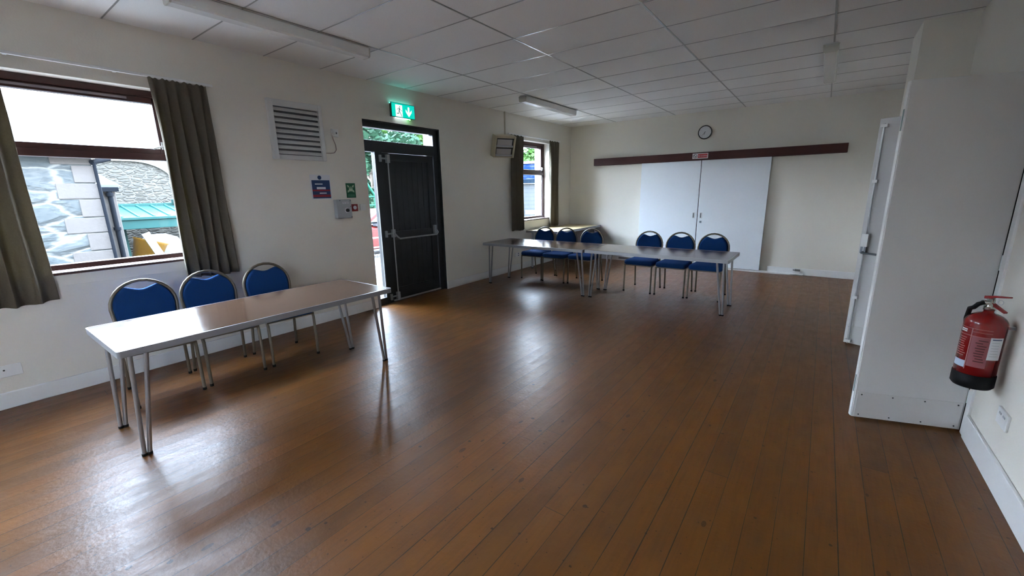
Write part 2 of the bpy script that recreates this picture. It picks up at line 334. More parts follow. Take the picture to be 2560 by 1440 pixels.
struct(wb.obj('wall_back', cream))
OP = (3.60, 5.03, 2.17)
wr = MB(); wr.box(W, W+0.14, YB, RWN[0], -0.12, z1); wr.box(W, W+0.14, RWN[1], OP[0], -0.12, z1); wr.box(W, W+0.14, RWN[0], RWN[1], -0.12, RWN[2]); wr.box(W, W+0.14, RWN[0], RWN[1], RWN[3], z1); wr.box(W, W+0.14, OP[1], YF, -0.12, z1); wr.box(W, W+0.14, OP[0], OP[1], OP[2], z1)
wr.box(5.392, W, 5.50, 6.08, 0, z1)
struct(wr.obj('wall_right', cream), 'cream wall with a boxed pier beside the double doorway')
co = MB(); co.box(W+2.06, W+2.2, 2.6, YF, -0.1, z1); co.box(W+0.14, W+2.06, OP[0]-0.9, OP[0]-0.8, 0, z1); co.box(W+0.14, W+2.06, OP[1]+0.8, OP[1]+0.9, 0, z1)
struct(co.obj('wall_corridor', cream))
fr_ = MB(); fr_.box(W-0.012, W+0.14, OP[0]-0.055, OP[0]+0.015, 0, OP[2]+0.05); fr_.box(W-0.012, W+0.14, OP[1]-0.015, OP[1]+0.055, 0, OP[2]+0.05); fr_.box(W-0.012, W+0.14, OP[0], OP[1], OP[2]-0.015, OP[2]+0.05)
struct(fr_.obj('trim_2', white_gloss, bevel=0.004), 'white painted frame of the double doorway')
# baseboards
bb = MB()
for a, b in ((YB, DR[0]), (DR[1], YF)): bb.box(0, 0.018, a, b, 0, 0.128)
struct(bb.obj('baseboard_left', white_gloss, bevel=0.006), 'white painted skirting along the window wall')
bb = MB(); bb.box(0.018, 1.72, YF-0.018, YF, 0, 0.12); bb.box(4.16, W, YF-0.018, YF, 0, 0.12)
struct(bb.obj('baseboard_far', white_gloss, bevel=0.006), 'white painted skirting along the far wall')
bb = MB(); bb.box(W-0.018, W, YB, OP[0]-0.055, 0, 0.155); bb.box(W-0.018, W, OP[1]+0.055, 5.5, 0, 0.155); bb.box(5.374, 5.392, 5.482, 6.098, 0, 0.155); bb.box(5.392, W, 5.482, 5.5, 0, 0.155); bb.box(W-0.018, W, 6.08, YF-0.018, 0, 0.155)
struct(bb.obj('baseboard_right', white_gloss, bevel=0.006), 'tall white painted skirting along the right wall')
struct(MB().box(0, 0.007, -0.1, 1.47, 0.875, 0.963).obj('trim_3', cream, bevel=0.002), 'plain painted board under the near window sill')

# ------------------------------------------------------------------ windows
def window(name, w, label):
    y0, y1, z0, z1 = w; X0, X1 = -0.205, -0.13
    e = empty(name, (0, 0, 0)); struct(e, label)
    f_ = MB(); t = 0.055
    f_.box(X0, X1, y0, y0+t, z0, z1); f_.box(X0, X1, y1-t, y1, z0, z1); f_.box(X0, X1, y0+t, y1-t, z0, z0+0.045); f_.box(X0, X1, y0+t, y1-t, z1-t, z1); f_.box(X0, X1, y0+t, y1-t, 1.885, 1.945)
    f_.obj('window_frame', mahog, e, bevel=0.004)
    s = MB(); a, b = y0+t, y1-t; q = 0.05; xa, xb = -0.215, -0.145
    s.box(xa, xb, a, a+q, 1.945, z1-t); s.box(xa, xb, b-q, b, 1.945, z1-t); s.box(xa, xb, a+q, b-q, 1.945, 1.945+q-0.005); s.box(xa, xb, a+q, b-q, z1-t-q, z1-t)
    sash = s.obj('opening_sash', mahog, e, bevel=0.004)
    MB().box(-0.178, -0.172, a+q, b-q, 1.99, z1-t-q).obj('window_pane', GLASS, e)
    MB().box(-0.178, -0.172, a, b, z0+0.045, 1.885).obj('window_pane', GLASS, e)
    bd = MB()
    for yy in (b-0.018, ): bd.box(-0.17, -0.15, yy, yy+0.018, z0+0.045, 1.885)
    bd.obj('glazing_bead', steel, e)
    h = MB(); yh = b-0.025
    h.box(-0.145, -0.128, yh-0.014, yh+0.014, 1.985, 2.05); h.tube([(-0.125, yh, 2.02), (-0.112, yh, 2.02), (-0.108, yh-0.03, 2.005), (-0.108, yh-0.085, 1.985)], 0.007)
    h.obj('window_handle', steel, sash)
    v = MB().box(-0.143, -0.136, a+0.12, b-0.22, z1-t-0.032, z1-t-0.014).obj('trickle_vent', mat('vent_grey', (0.25, 0.22, 0.24), 0.5), sash)
    MB().box(-0.13, 0.022, y0-0.0, y1, z0-0.022, z0).obj('window_sill', mahog, e, bevel=0.004)
    return e
window('window_1', W1, 'near dark wood framed window onto the stone building')
window('window_2', W2, 'far narrow dark red wood framed window onto a shed')
window('fill_window_3', W3, 'unseen dark wood framed window added behind the camera for fill light')  # added out of view so more sky light reaches the room
def plain_fill_window(nm, fr_, u0, u1, v0, v1, label):
    e = empty(nm); struct(e, label); m_ = MB(); t = 0.06; um = (u0+u1)/2
    for a, b, c, d in ((u0, u0+t, v0, v1), (u1-t, u1, v0, v1), (u0+t, u1-t, v0, v0+t), (u0+t, u1-t, v1-t, v1), (um-0.03, um+0.03, v0+t, v1-t)): m_.obox(fr_, a, b, c, d, -0.10, -0.03)
    m_.obj('window_frame', mahog, e, bevel=0.004); MB().obox(fr_, u0+t, um-0.03, v0+t, v1-t, -0.070, -0.064).obox(fr_, um+0.03, u1-t, v0+t, v1-t, -0.070, -0.064).obj('window_pane', GLASS, e)  # frame and panes of the added fill window
plain_fill_window('fill_window_4', RW, RWN[0], RWN[1], RWN[2], RWN[3], 'unseen window added in the right wall behind the camera for fill light')  # invented opening out of view, brings fill light onto the left wall
# ------------------------------------------------------------------ curtains and tracks
def curtain(name, y0, y1, z0, z1, x0, folds, seed, label, group, lean=0.0):
    rnd = random.Random(seed); nu, nv = folds*14, 26; vs = []; ph = [rnd.uniform(-0.7, 0.7) for _ in range(folds+2)]; am = [rnd.uniform(0.6, 1.25) for _ in range(folds+2)]
    w = y1-y0
    for j in range(nv+1):
        t = j/nv; z = z1-(z1-z0)*t
        for i in range(nu+1):
            s = i/nu; k = s*folds; k0 = int(min(k, folds)); fr = k-k0
            p = ph[k0]*(1-fr)+ph[k0+1]*fr; a = am[k0]*(1-fr)+am[k0+1]*fr
            A = 0.020+0.020*min(1, t*3)
            if t < 0.05: A = 0.012
            x = x0 + A*a*math.sin(2*PI*k+p*min(1, t*2.5)) + 0.010*math.sin(4.1*PI*k+1.3)*t
            y = y0 + w*s + 0.012*math.cos(2*PI*k)*min(1, t*4) + lean*t + 0.008*math.sin(s*9+t*5)
            zz = z + (0.006*math.sin(2*PI*k*2) if j == 0 else 0) + (0.008*math.sin(s*7) if j == nv else 0)
            vs.append((x, y, zz))
    fs = [(j*(nu+1)+i, j*(nu+1)+i+1, (j+1)*(nu+1)+i+1, (j+1)*(nu+1)+i) for j in range(nv) for i in range(nu)]
    mb = MB(); mb.add([(a-x0, b-(y0+y1)/2, c-z0) for a, b, c in vs], fs, True); o = mb.obj(name, cur, loc=(x0, (y0+y1)/2, z0))
    sd = o.modifiers.new('thick', 'SOLIDIFY'); sd.thickness = 0.003
    return tag(o, label, 'curtain', group)
curtain('curtain', -0.13, 0.455, 0.775, 2.557, 0.075, 5, 3, 'olive brown curtain cut by the left edge of the photo, near window', 'olive brown curtains')
curtain('curtain', 1.31, 1.735, 0.795, 2.557, 0.075, 5, 5, 'olive brown curtain hanging right of the near window, behind the near chairs', 'olive brown curtains')
curtain('curtain', 6.55, 6.97, 0.805, 2.575, 0.075, 4, 8, 'olive brown curtain left of the far window, beside the heater', 'olive brown curtains')
curtain('curtain', 7.93, 8.33, 0.80, 2.575, 0.075, 4, 9, 'olive brown curtain right of the far window, nearest the room corner', 'olive brown curtains')
def track(y0, y1, z, label):
    e = empty('curtain_track', (0, y0, z)); tag(e, label, 'curtain rail', 'white curtain tracks')
    MB().box(0.052, 0.072, 0, y1-y0, 0, 0.022).obj('rail', white_gloss, e, bevel=0.003)
    for k in range(4):
        yy = 0.1+(y1-y0-0.2)*k/3; MB().box(0, 0.055, yy-0.01, yy+0.01, 0.004, 0.02).obj('bracket', white_gloss, e)
track(-0.16, 1.80, 2.562, 'white curtain track above the near window'); track(6.50, 8.40, 2.580, 'white curtain track above the far window')

# ------------------------------------------------------------------ exit door
e = empty('door_1'); struct(e, 'black framed fire exit door with side and top glass')
y0, y1, zt = DR[0], DR[1], DR[3]; xa, xb = -0.135, -0.045
m_ = MB(); m_.box(xa, xb, y0, y0+0.028, 0, zt); m_.box(xa, xb, y1-0.105, y1, 0, zt); m_.box(xa, xb, y0+0.028, y1-0.105, zt-0.085, zt); m_.box(xa, xb, y0+0.028, y1-0.105, 2.10, 2.245); m_.box(xa, xb, 3.645, 3.755, 0, 2.10); m_.box(xa, xb, y0+0.028, 3.645, 0, 0.10)
m_.box(xa, -0.062, 3.755, y1-0.105, 0, 0.020); m_.box(xa, -0.112, 3.755, y1-0.105, 0.02, 0.05); m_.box(xb, -0.006, y1-0.012, y1, 0, zt); m_.box(xb, -0.006, y0, y1, zt-0.012, zt)
m_.obj('door_frame', blackp, e, bevel=0.004)
MB().box(-0.095, -0.089, y0+0.028, y1-0.105, 2.245, zt-0.085).obj('fanlight_pane', GLASS, e)
MB().box(-0.095, -0.089, y0+0.028, 3.645, 0.10, 2.10).obj('sidelight_pane', GLASS, e)
MB().box(-0.065, -0.047, 3.637, 3.645, 0.10, 2.10).obj('glazing_bead', mat('grey_glazing_bead', (0.16, 0.17, 0.18), 0.6), e)
m_ = MB(); a, b = 3.76, 4.70; X0, X1 = -0.11, -0.06; s = 0.115
m_.box(X0, X1, a, a+s, 0.022, 2.098); m_.box(X0, X1, b-s, b, 0.022, 2.098); m_.box(X0, X1, a+s, b-s, 2.0, 2.095); m_.box(X0, X1, a+s, b-s, 0.022, 0.20); m_.box(X0, X1, a+s, b-s, 0.90, 1.02)
leaf = m_.obj('door_leaf', blackp, e, bevel=0.006)
m_ = MB(); k = 7; wdt = (b-a-2*s)/k
for i in range(k):
    p = a+s+wdt*i; m_.box(-0.10, -0.078, p+0.003, p+wdt-0.003, 1.02, 2.0)
    m_.box(-0.10, -0.078, p+0.003, p+wdt-0.003, 0.20, 0.90)
m_.box(-0.10, -0.086, a+s, b-s, 0.20, 2.0)
m_.obj('boarded_panel', blackp, leaf, bevel=0.003)
pb = empty('panic_bolt'); pb.parent = leaf
m_ = MB(); m_.tube([(-0.035, 3.835, 0.09), (-0.035, 3.835, 2.03)], 0.009)
for z in (0.09, 1.0, 2.02):
    m_.obox(LW, 3.81, 3.86, z-0.055, z+0.055, -0.06, -0.018); m_.tube([(-0.035, 3.72, z), (-0.035, 3.82, z)], 0.012)
    m_.obox(LW, 3.695, 3.725, z-0.045, z+0.045, -0.048, -0.02)
m_.obox(LW, 4.62, 4.665, 0.93, 1.06, -0.06, -0.018)
m_.tube([(-0.02, 3.84, 1.0), (0.03, 3.85, 0.955), (0.045, 3.88, 0.925), (0.045, 4.60, 0.925), (0.03, 4.64, 0.955), (-0.02, 4.645, 1.0)], 0.012)
pbo = m_.obj('panic_bar', mat('grey_push_bar', (0.30, 0.31, 0.32), 0.4, metal=0.5), leaf, bevel=0.004); bpy.data.objects.remove(pb)
MB().box(-0.062, -0.035, 3.76, 4.70, 0.018, 0.038).obj('threshold_strip', steel, e)
# ------------------------------------------------------------------ things on the left wall
# vent louvre
e = empty('wall_vent', (0, 2.60, 1.94)); tag(e, 'large white louvred vent on the wall above the notices', 'vent')
V = frame((0, 2.60, 1.94), (0, 1, 0), (0, 0, 1), (1, 0, 0)); V0 = frame((0, 0, 0), (0, 1, 0), (0, 0, 1), (1, 0, 0))
m_ = MB(); a, b, c, d = -0.31, 0.30, 0.0, 0.615
m_.obox(V0, a, a+0.062, c, d, 0, 0.035); m_.obox(V0, b-0.045, b, c, d, 0, 0.035); m_.obox(V0, a+0.062, b-0.045, c, c+0.05, 0, 0.035); m_.obox(V0, a+0.062, b-0.045, d-0.065, d, 0, 0.035)
m_.obj('vent_frame', mat('vent_paint', (0.58, 0.58, 0.57), 0.5), e, bevel=0.005)
MB().obox(V0, a+0.062, b-0.045, 0.05, d-0.065, 0.001, 0.003).obj('backing', mat('dark_recess', (0.10, 0.10, 0.11), 0.8), e)
n_ = 9; st = (d-0.115)/n_
for i in range(n_):
    zz = 0.05+st*i; mm = MB(); mm.add([(0.006, a+0.064, zz+st*0.80), (0.036, a+0.064, zz+0.012), (0.034, a+0.064, zz+0.006), (0.004, a+0.064, zz+st*0.70), (0.006, b-0.047, zz+st*0.80), (0.036, b-0.047, zz+0.012), (0.034, b-0.047, zz+0.006), (0.004, b-0.047, zz+st*0.70)],
        [(0, 1, 5, 4), (1, 2, 6, 5), (2, 3, 7, 6), (3, 0, 4, 7), (0, 3, 2, 1), (4, 5, 6, 7)])
    mm.obj('slat', MATS['vent_paint'], e)
# fan spur with flex
def wall_plate(name, fr_, u0, u1, v0, v1, label, cat, M=plas, th=0.012, group=None):
    cu, cv = (u0+u1)/2, v0; o = Vector(fr_(cu, cv, 0)); e = empty(name, o); tag(e, label, cat, group)
    g_ = lambda a, b, c: tuple(Vector(fr_(a, b, c))-o)
    MB().obox(g_, u0, u1, v0, v1, 0, th).obj('plate', M, e, bevel=0.003); return e, g_
e, g_ = wall_plate('fused_switch', LW, 3.01, 3.10, 2.23, 2.32, 'small white fused switch right of the louvred vent', 'switch')
MB().obox(g_, 3.03, 3.05, 2.26, 2.29, 0.012, 0.015).obj('rocker', plas, e); MB().obox(g_, 3.066, 3.078, 2.265, 2.285, 0.012, 0.014).obj('fuse_holder', blackpr, e)
o_ = Vector(LW(3.055, 2.23, 0)); mm = MB(); pts = [(0.008, 3.015, 2.25), (0.012, 3.022, 2.20), (0.012, 3.045, 2.14), (0.012, 3.048, 2.08), (0.012, 3.02, 2.045), (0.010, 2.965, 2.035), (0.012, 2.90, 2.035)]
mm.tube([tuple(Vector(p)-o_) for p in pts], 0.0045); mm.obj('flex', mat('pinkish_flex', (0.35, 0.27, 0.24), 0.5), e)
# exit sign
e = empty('exit_sign', (0, 4.10, 2.56)); tag(e, 'lit green and white running man exit sign above the black door', 'exit sign')
S = frame((0, 0, 0), (0, 1, 0), (0, 0, 1), (1, 0, 0))
MB().obox(S, -0.20, 0.175, 0.008, 0.175, 0, 0.05).obj('housing', mat('sign_housing', (0.10, 0.12, 0.12), 0.5), e, bevel=0.004)
egr = mat('lit_green_panel', (0.0, 0.3, 0.2), 0.3, emit=(0.0, 0.50, 0.38), es=0.17); ewh = mat('lit_white_panel', (0.6, 0.7, 0.7), 0.3, emit=(0.80, 1.0, 0.97), es=0.22)
dkg = mat('dark_green_figure', (0.0, 0.10, 0.09), 0.4, emit=(0.0, 0.10, 0.10), es=0.1)
MB().obox(S, -0.218, 0.185, 0.0, 0.184, 0.050, 0.066).obj('rim', mat('sign_edge_green', (0.01, 0.16, 0.13), 0.3), e)
fc = MB().obox(S, -0.212, 0.178, 0.007, 0.177, 0.066, 0.067).obj('lit_panel', egr, e)
MB().obox(S, -0.150, -0.035, 0.010, 0.160, 0.067, 0.0678).obj('doorway_symbol', ewh, fc)
run = MB(); q = lambda P: run.prism(S, P, 0.0678, 0.0686)
ox, oz = -0.085, 0.0
def limb(pts, w):
    for (x0_, y0_), (x1_, y1_) in zip(pts, pts[1:]):
        dx, dy = x1_-x0_, y1_-y0_; L = math.hypot(dx, dy); nx, ny = -dy/L*w/2, dx/L*w/2
        q([(x0_+nx+ox, y0_+ny), (x0_-nx+ox, y0_-ny), (x1_-nx+ox, y1_-ny), (x1_+nx+ox, y1_+ny)])
q(circle(ox+0.006, 0.135, 0.009, 14)); limb([(0.002, 0.122), (-0.006, 0.085)], 0.017); limb([(-0.006, 0.088), (-0.014, 0.050), (-0.050, 0.050)], 0.010); limb([(-0.004, 0.085), (0.018, 0.050), (0.038, 0.014)], 0.010)
limb([(0.0, 0.118), (-0.025, 0.115), (-0.042, 0.092)], 0.007); limb([(0.004, 0.116), (0.022, 0.093), (0.048, 0.088)], 0.007)
run.obj('running_figure', dkg, fc)
ar = MB(); cx = 0.075; ar.prism(S, [(cx-0.014, 0.150), (cx+0.014, 0.150), (cx+0.014, 0.062), (cx-0.014, 0.062)], 0.067, 0.0678)
ar.prism(S, [(cx, 0.022), (cx+0.052, 0.085), (cx+0.052, 0.118), (cx, 0.060)], 0.067, 0.0678); ar.prism(S, [(cx, 0.022), (cx, 0.060), (cx-0.052, 0.118), (cx-0.052, 0.085)], 0.067, 0.0678)
ar.obj('down_arrow', ewh, fc)
MB().obox(S, -0.13, 0.08, -0.006, 0.008, 0.02, 0.055).obj('lamp_strip', mat('white_lamp_strip', (0.8, 0.9, 0.9), 0.3, emit=(0.75, 0.95, 1.0), es=0.45), e)
MB().obox(S, -0.20, 0.17, 0.176, 0.180, 0.008, 0.045).obj('top_lamp_slot', mat('teal_lamp_slot', (0.1, 0.8, 0.7), 0.3, emit=(0.15, 0.9, 0.75), es=0.5), e)
mm = MB(); mm.tube([(0.045, 0.105, -0.012), (0.045, 0.105, 0.002)], 0.006); mm.obj('indicator_light', mat('green_led', (0.1, 0.9, 0.2), 0.3, emit=(0.15, 1.0, 0.2), es=4), e)
# notice
e = empty('safety_notice', (0.0, 2.80, 1.50)); tag(e, 'blue and red printed notice on white paper left of the green sign', 'notice')
MB().obox(S, -0.125, 0.13, 0.0, 0.285, 0, 0.002).obj('sheet', paper, e)
MB().obox(S, -0.108, 0.118, 0.012, 0.222, 0.002, 0.0026).obj('blue_field', navy, e)
mm = MB(); mm.obox(S, -0.108, 0.118, 0.028, 0.055, 0.0026, 0.003); mm.obox(S, -0.108, 0.118, 0.095, 0.113, 0.0026, 0.003); mm.obj('red_bands', redpr, e)
mm = MB(); mm.obox(S, -0.070, 0.025, 0.172, 0.184, 0.0026, 0.0032); mm.obox(S, -0.052, 0.060, 0.118, 0.143, 0.0026, 0.0032); mm.obox(S, -0.022, 0.065, 0.066, 0.078, 0.0026, 0.0032); mm.obj('white_text_blocks', paper, e)
mm = MB(); mm.prism(S, circle(-0.005, 0.252, 0.024), 0.002, 0.0028); mm.obj('round_badge', navy, e)
# assembly point sign
e = empty('assembly_sign', (0.0, 3.197, 1.51)); tag(e, 'small green sign with white arrows pointing at people, beside the notice', 'sign')
MB().obox(S, -0.066, 0.066, 0, 0.18, 0, 0.002).obj('board', greenpr, e)
mm = MB(); C0 = (0.0, 0.112)
for dx, dy in ((-1, 1), (1, 1), (-1, -1), (1, -1)):
    tip = (C0[0]+dx*0.020, C0[1]+dy*0.016); far = (C0[0]+dx*0.045, C0[1]+dy*0.042)
    mm.prism(S, [tip, (tip[0]+dx*0.028, tip[1]+dy*0.004), (tip[0]+dx*0.020, tip[1]+dy*0.012), (far[0]+dx*0.006, far[1]-dy*0.004), (far[0]-dx*0.004, far[1]+dy*0.006), (tip[0]+dx*0.012, tip[1]+dy*0.020), (tip[0]+dx*0.004, tip[1]+dy*0.026)][::(1 if dx*dy > 0 else -1)], 0.002, 0.0028)
for px_, s_ in ((-0.018, 0.9), (0.018, 0.9), (0.0, 1.15)):
    mm.prism(S, circle(px_, 0.112+0.010*s_+0.008, 0.0065*s_, 12), 0.002, 0.003); mm.prism(S, [(px_-0.009*s_, 0.080), (px_+0.009*s_, 0.080), (px_+0.010*s_, 0.118), (px_-0.010*s_, 0.118)], 0.002, 0.003)
mm.obj('arrows_and_figures', palegreen, e)
mm = MB(); mm.obox(S, -0.045, 0.045, 0.034, 0.040, 0.002, 0.0026); mm.obox(S, -0.048, 0.048, 0.018, 0.026, 0.002, 0.0026); mm.obj('caption_bars', mat('dull_green_print', (0.10, 0.25, 0.16), 0.6), e)
# grey switch box
e = empty('isolator_box', (0, 3.035, 1.265)); tag(e, 'grey metal switch box with a black knob, under the notice', 'switch box')
MB().obox(S, -0.095, 0.095, 0, 0.225, 0, 0.065).obj('box', greybox, e, bevel=0.004)
MB().obox(S, -0.10, 0.10, -0.002, 0.228, 0.065, 0.078).obj('lid', greybox, e, bevel=0.004)
MB().obox(S, -0.020, 0.060, 0.175, 0.198, 0.078, 0.079).obj('caption_label', paper, e)
text('caption_text', 'Main light', 0.018, blackpr, e, (0.0795, 0.02, 0.1865), RL, 0.0002)
mm = MB(); mm.prism(S, circle(0.032, 0.095, 0.032), 0.078, 0.081); mm.obj('dial_plate', paper, e)
mm = MB(); mm.prism(S, circle(0.032, 0.095, 0.021), 0.081, 0.100); mm.obj('knob', blackpr, e)
for uu, vv in ((0.085, 0.21), (0.085, 0.14), (0.09, 0.012), (-0.055, 0.215)): mm = MB(); mm.prism(S, circle(uu, vv, 0.005, 10), 0.078, 0.081); mm.obj('screw', blackpr, e)
# red call point and blank switch
e, g_ = wall_plate('call_point', LW, 3.166, 3.256, 1.34, 1.43, 'small red fire alarm call point right of the grey box', 'call point', redp, 0.03)
mm = MB(); mm.prism(g_, circle(3.213, 1.387, 0.024), 0.03, 0.0315); mm.obj('button_disc', paper, e)
e, g_ = wall_plate('light_switch', LW, 3.305, 3.39, 1.345, 1.43, 'white light switch plate next to the black door frame', 'switch')
MB().obox(g_, 3.335, 3.36, 1.37, 1.405, 0.012, 0.016).obj('rocker', plas, e)
e, g_ = wall_plate('wall_socket', LW, 0.03, 0.19, 0.245, 0.335, 'painted double wall socket at the far left above the skirting', 'socket', white_gloss)
mm = MB(); mm.prism(g_, circle(0.10, 0.30, 0.006, 10), 0.012, 0.014); mm.obj('screw', blackpr, e)
e, g_ = wall_plate('wall_socket', LW, 6.73, 6.87, 0.27, 0.355, 'white double socket low on the window wall behind the far chairs', 'socket')
mm = MB(); mm.obox(g_, 6.825, 6.845, 0.325, 0.345, 0.012, 0.016); mm.obox(g_, 6.825, 6.845, 0.285, 0.305, 0.012, 0.016); mm.obj('blue_marker', navy, e)
# infrared heater
e = empty('radiant_heater', (0, 6.30, 2.33)); tag(e, 'beige twin element radiant heater tilted down beside the far window', 'heater')
R_ = Matrix.Rotation(-math.radians(27), 3, 'Z') @ Matrix.Rotation(math.radians(19), 3, 'Y')
def HT(a, b, c, o=Vector((0.24, -0.17, -0.01))):      # a across, b up, c out of the face
    v = R_ @ Vector((c, a, b)) + o; return tuple(v)
beige = mat('beige_enamel', (0.50, 0.43, 0.30), 0.4); tubeg = mat('heater_reflector', (0.48, 0.45, 0.43), 0.3, metal=0.6)
m_ = MB(); m_.obox(HT, -0.20, 0.20, -0.185, 0.185, -0.11, 0.0); m_.obox(HT, -0.20, -0.165, -0.185, 0.185, 0.0, 0.035); m_.obox(HT, 0.165, 0.20, -0.185, 0.185, 0.0, 0.035); m_.obox(HT, -0.165, 0.165, 0.145, 0.185, 0.0, 0.035); m_.obox(HT, -0.165, 0.165, -0.185, -0.165, 0.0, 0.035)
body = m_.obj('body', beige, e, bevel=0.008)
for zz in (0.07, -0.085):
    m_ = MB(); m_.obox(HT, -0.145, 0.14, zz-0.045, zz+0.055, 0.001, 0.012); m_.obj('element', tubeg, e)
    m_ = MB(); m_.obox(HT, -0.16, 0.155, zz-0.072, zz-0.045, 0.001, 0.034); m_.obj('reflector_strip', steel, e)
    m_ = MB(); m_.obox(HT, -0.162, -0.148, zz-0.045, zz+0.068, 0.001, 0.01); m_.obox(HT, 0.143, 0.162, zz-0.045, zz+0.068, 0.001, 0.01); m_.obox(HT, -0.162, 0.162, zz+0.056, zz+0.068, 0.001, 0.03); m_.obj('dark_gap', blackpr, e)
mm = MB(); mm.tube([(0, 0.06, 0.0), (0.07, 0.0, -0.01), tuple(HT(0, 0, -0.10))], 0.018); mm.obox(S, 0.02, 0.10, -0.06, 0.06, 0, 0.008); mm.obj('bracket_arm', beige, e)
o = MB().box(0, 0.022, -0.011, 0.011, 0, H-2.30).obj('cable_conduit', mat('beige_trunking', (0.45, 0.40, 0.31), 0.5), loc=(0, 6.463, 2.30)); tag(o, 'thin vertical beige cable conduit from the ceiling down to the heater', 'conduit')
# ------------------------------------------------------------------ ceiling lights
def strip_light(first, x, y0, y1, label):
    if first is None:
        e = empty('strip_light', (x, y0, H)); L = y1-y0
        MB().box(-0.052, 0.052, 0.0, L, -0.035, 0).obj('housing', light_body, e, bevel=0.003)
        k = [(-0.066, -0.012), (-0.060, -0.080), (-0.045, -0.092), (0.045, -0.092), (0.060, -0.080), (0.066, -0.012)]
        fr2 = lambda a, b, c: (a, c, b)
        m_ = MB(); m_.prism(fr2, k, 0.012, L-0.012); m_.obj('diffuser', diffuser, e)
        m_ = MB(); k2 = [(a*1.03, b*1.02) for a, b in k]
        m_.prism(fr2, k2, 0, 0.014); m_.obj('end_cap', mat('yellowed_end_cap', (0.50, 0.49, 0.43), 0.4), e); m_ = MB(); m_.prism(fr2, k2, L-0.014, L); m_.obj('end_cap', MATS['yellowed_end_cap'], e)
    else:
        e = copy_tree(first); e.location = (x, y0, H)
    tag(e, label, 'ceiling light', 'unlit fluorescent strip lights on the ceiling'); return e
L0 = strip_light(None, 0.995, 1.25, 2.87, 'unlit strip light over the near table, cut by the top edge')
strip_light(L0, 1.0, 5.60, 7.22, 'unlit strip light above the far left chairs')
strip_light(L0, 4.74, 5.69, 7.31, 'unlit strip light at the right, in front of the wall pier')
# ------------------------------------------------------------------ far wall
e = empty('door_4', (0, YF, 0)); struct(e, 'left pale sliding door under the red pelmet')
FW0 = frame((0, 0, 0), (1, 0, 0), (0, 0, 1), (0, -1, 0))
def sliding(nm, a, b, hx, label, lock):
    e = empty(nm, (a, YF, 0)); struct(e, label); w = b-a
    l_ = MB().obox(FW0, 0, w, 0.035, 2.11, 0.030, 0.068).obj('door_leaf', door_white, e, bevel=0.003)
    h = MB(); h.obox(FW0, hx-a-0.022, hx-a+0.022, 0.975, 1.085, 0.068, 0.071); h.obj('pull_handle', steel, e)
    MB().obox(FW0, hx-a-0.014, hx-a+0.002, 0.985, 1.075, 0.071, 0.0716).obj('finger_recess', mat('dark_slot', (0.03, 0.04, 0.05), 0.5), e)
    if lock: MB().obox(FW0, -0.011, 0.0, 0.035, 2.11, 0.032, 0.060).obj('gap_shade_strip', rubber, e)  # black strip stands in for the shade in the gap between the leaves
    if lock: MB().obox(FW0, hx-a-0.018, hx-a+0.018, 0.885, 0.925, 0.068, 0.074).obj('lock_plate', mat('dull_lock', (0.18, 0.22, 0.26), 0.4, metal=0.5), e)
    return e
bpy.data.objects.remove(e)
sliding('door_4', 1.712, 2.872, 2.81, 'left pale sliding door under the red pelmet', False)
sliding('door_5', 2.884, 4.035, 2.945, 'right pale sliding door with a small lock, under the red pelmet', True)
struct(MB().obox(FW, 1.69, 4.72, 0.0, 0.026, 0.0, 0.095).obj('trim_4', white_gloss, bevel=0.004), 'white floor track of the sliding doors')
e = MB().obox(FW, 0.645, 5.08, 2.075, 2.222, 0.002, 0.115).obj('pelmet_board', pelm, bevel=0.004); tag(e, 'long dark red wooden pelmet board above the sliding doors', 'pelmet')
# no smoking sign
e = empty('no_smoking_sign', (2.855, YF-0.115, 2.105)); tag(e, 'red and white no smoking sign on the dark red pelmet', 'sign')
MB().obox(FW0, -0.14, 0.14, 0, 0.098, 0, 0.003).obj('board', mat('pinkish_white_print', (0.66, 0.60, 0.62), 0.5), e)
MB().obox(FW0, -0.045, 0.128, 0.014, 0.085, 0.003, 0.0036).obj('red_field', mat('bright_red_print', (0.38, 0.015, 0.02), 0.5), e)
mm = MB(); ring = circle(-0.092, 0.049, 0.036, 32); rin = circle(-0.092, 0.049, 0.028, 32)
for i in range(32): j = (i+1) % 32; mm.prism(FW0, [ring[i], ring[j], rin[j], rin[i]], 0.003, 0.0036)
mm.prism(FW0, [(-0.118, 0.068), (-0.112, 0.074), (-0.066, 0.030), (-0.072, 0.024)], 0.003, 0.0036); mm.obj('ban_symbol', blackpr, e)
mm = MB(); mm.obox(FW0, -0.114, -0.076, 0.040, 0.047, 0.003, 0.0034); mm.obj('cigarette_symbol', greybox, e)
text('sign_text', 'No smoking', 0.034, paper, e, (0.042, -0.0040, 0.049), RF, 0.0002)
# clock
e = empty('wall_clock', (2.885, YF, 2.588)); tag(e, 'round wall clock with a black rim and white face', 'clock')
mm = MB(); n_ = 48; prof = [(0.100, 0.0), (0.124, 0.0), (0.127, 0.018), (0.122, 0.034), (0.114, 0.036), (0.108, 0.026)]
vs_ = [(rr*math.cos(2*PI*j/n_), -d_, rr*math.sin(2*PI*j/n_)) for rr, d_ in prof for j in range(n_)]
mm.add(vs_, [(i*n_+j, i*n_+(j+1) % n_, (i+1)*n_+(j+1) % n_, (i+1)*n_+j) for i in range(len(prof)-1) for j in range(n_)], True); mm.obj('rim', mat('black_clock_rim', (0.012, 0.012, 0.014), 0.3), e)
mm = MB(); mm.prism(FW0, circle(0, 0, 0.113, 48), 0.002, 0.024); fc = mm.obj('dial', mat('clock_dial', (0.62, 0.64, 0.67), 0.4), e)
for k in range(1, 13):
    a = PI/2-k*PI/6; text('numeral', str(k), 0.024, greybox, fc, (0.090*math.cos(a), -0.0245, 0.090*math.sin(a)), RF, 0.0002)
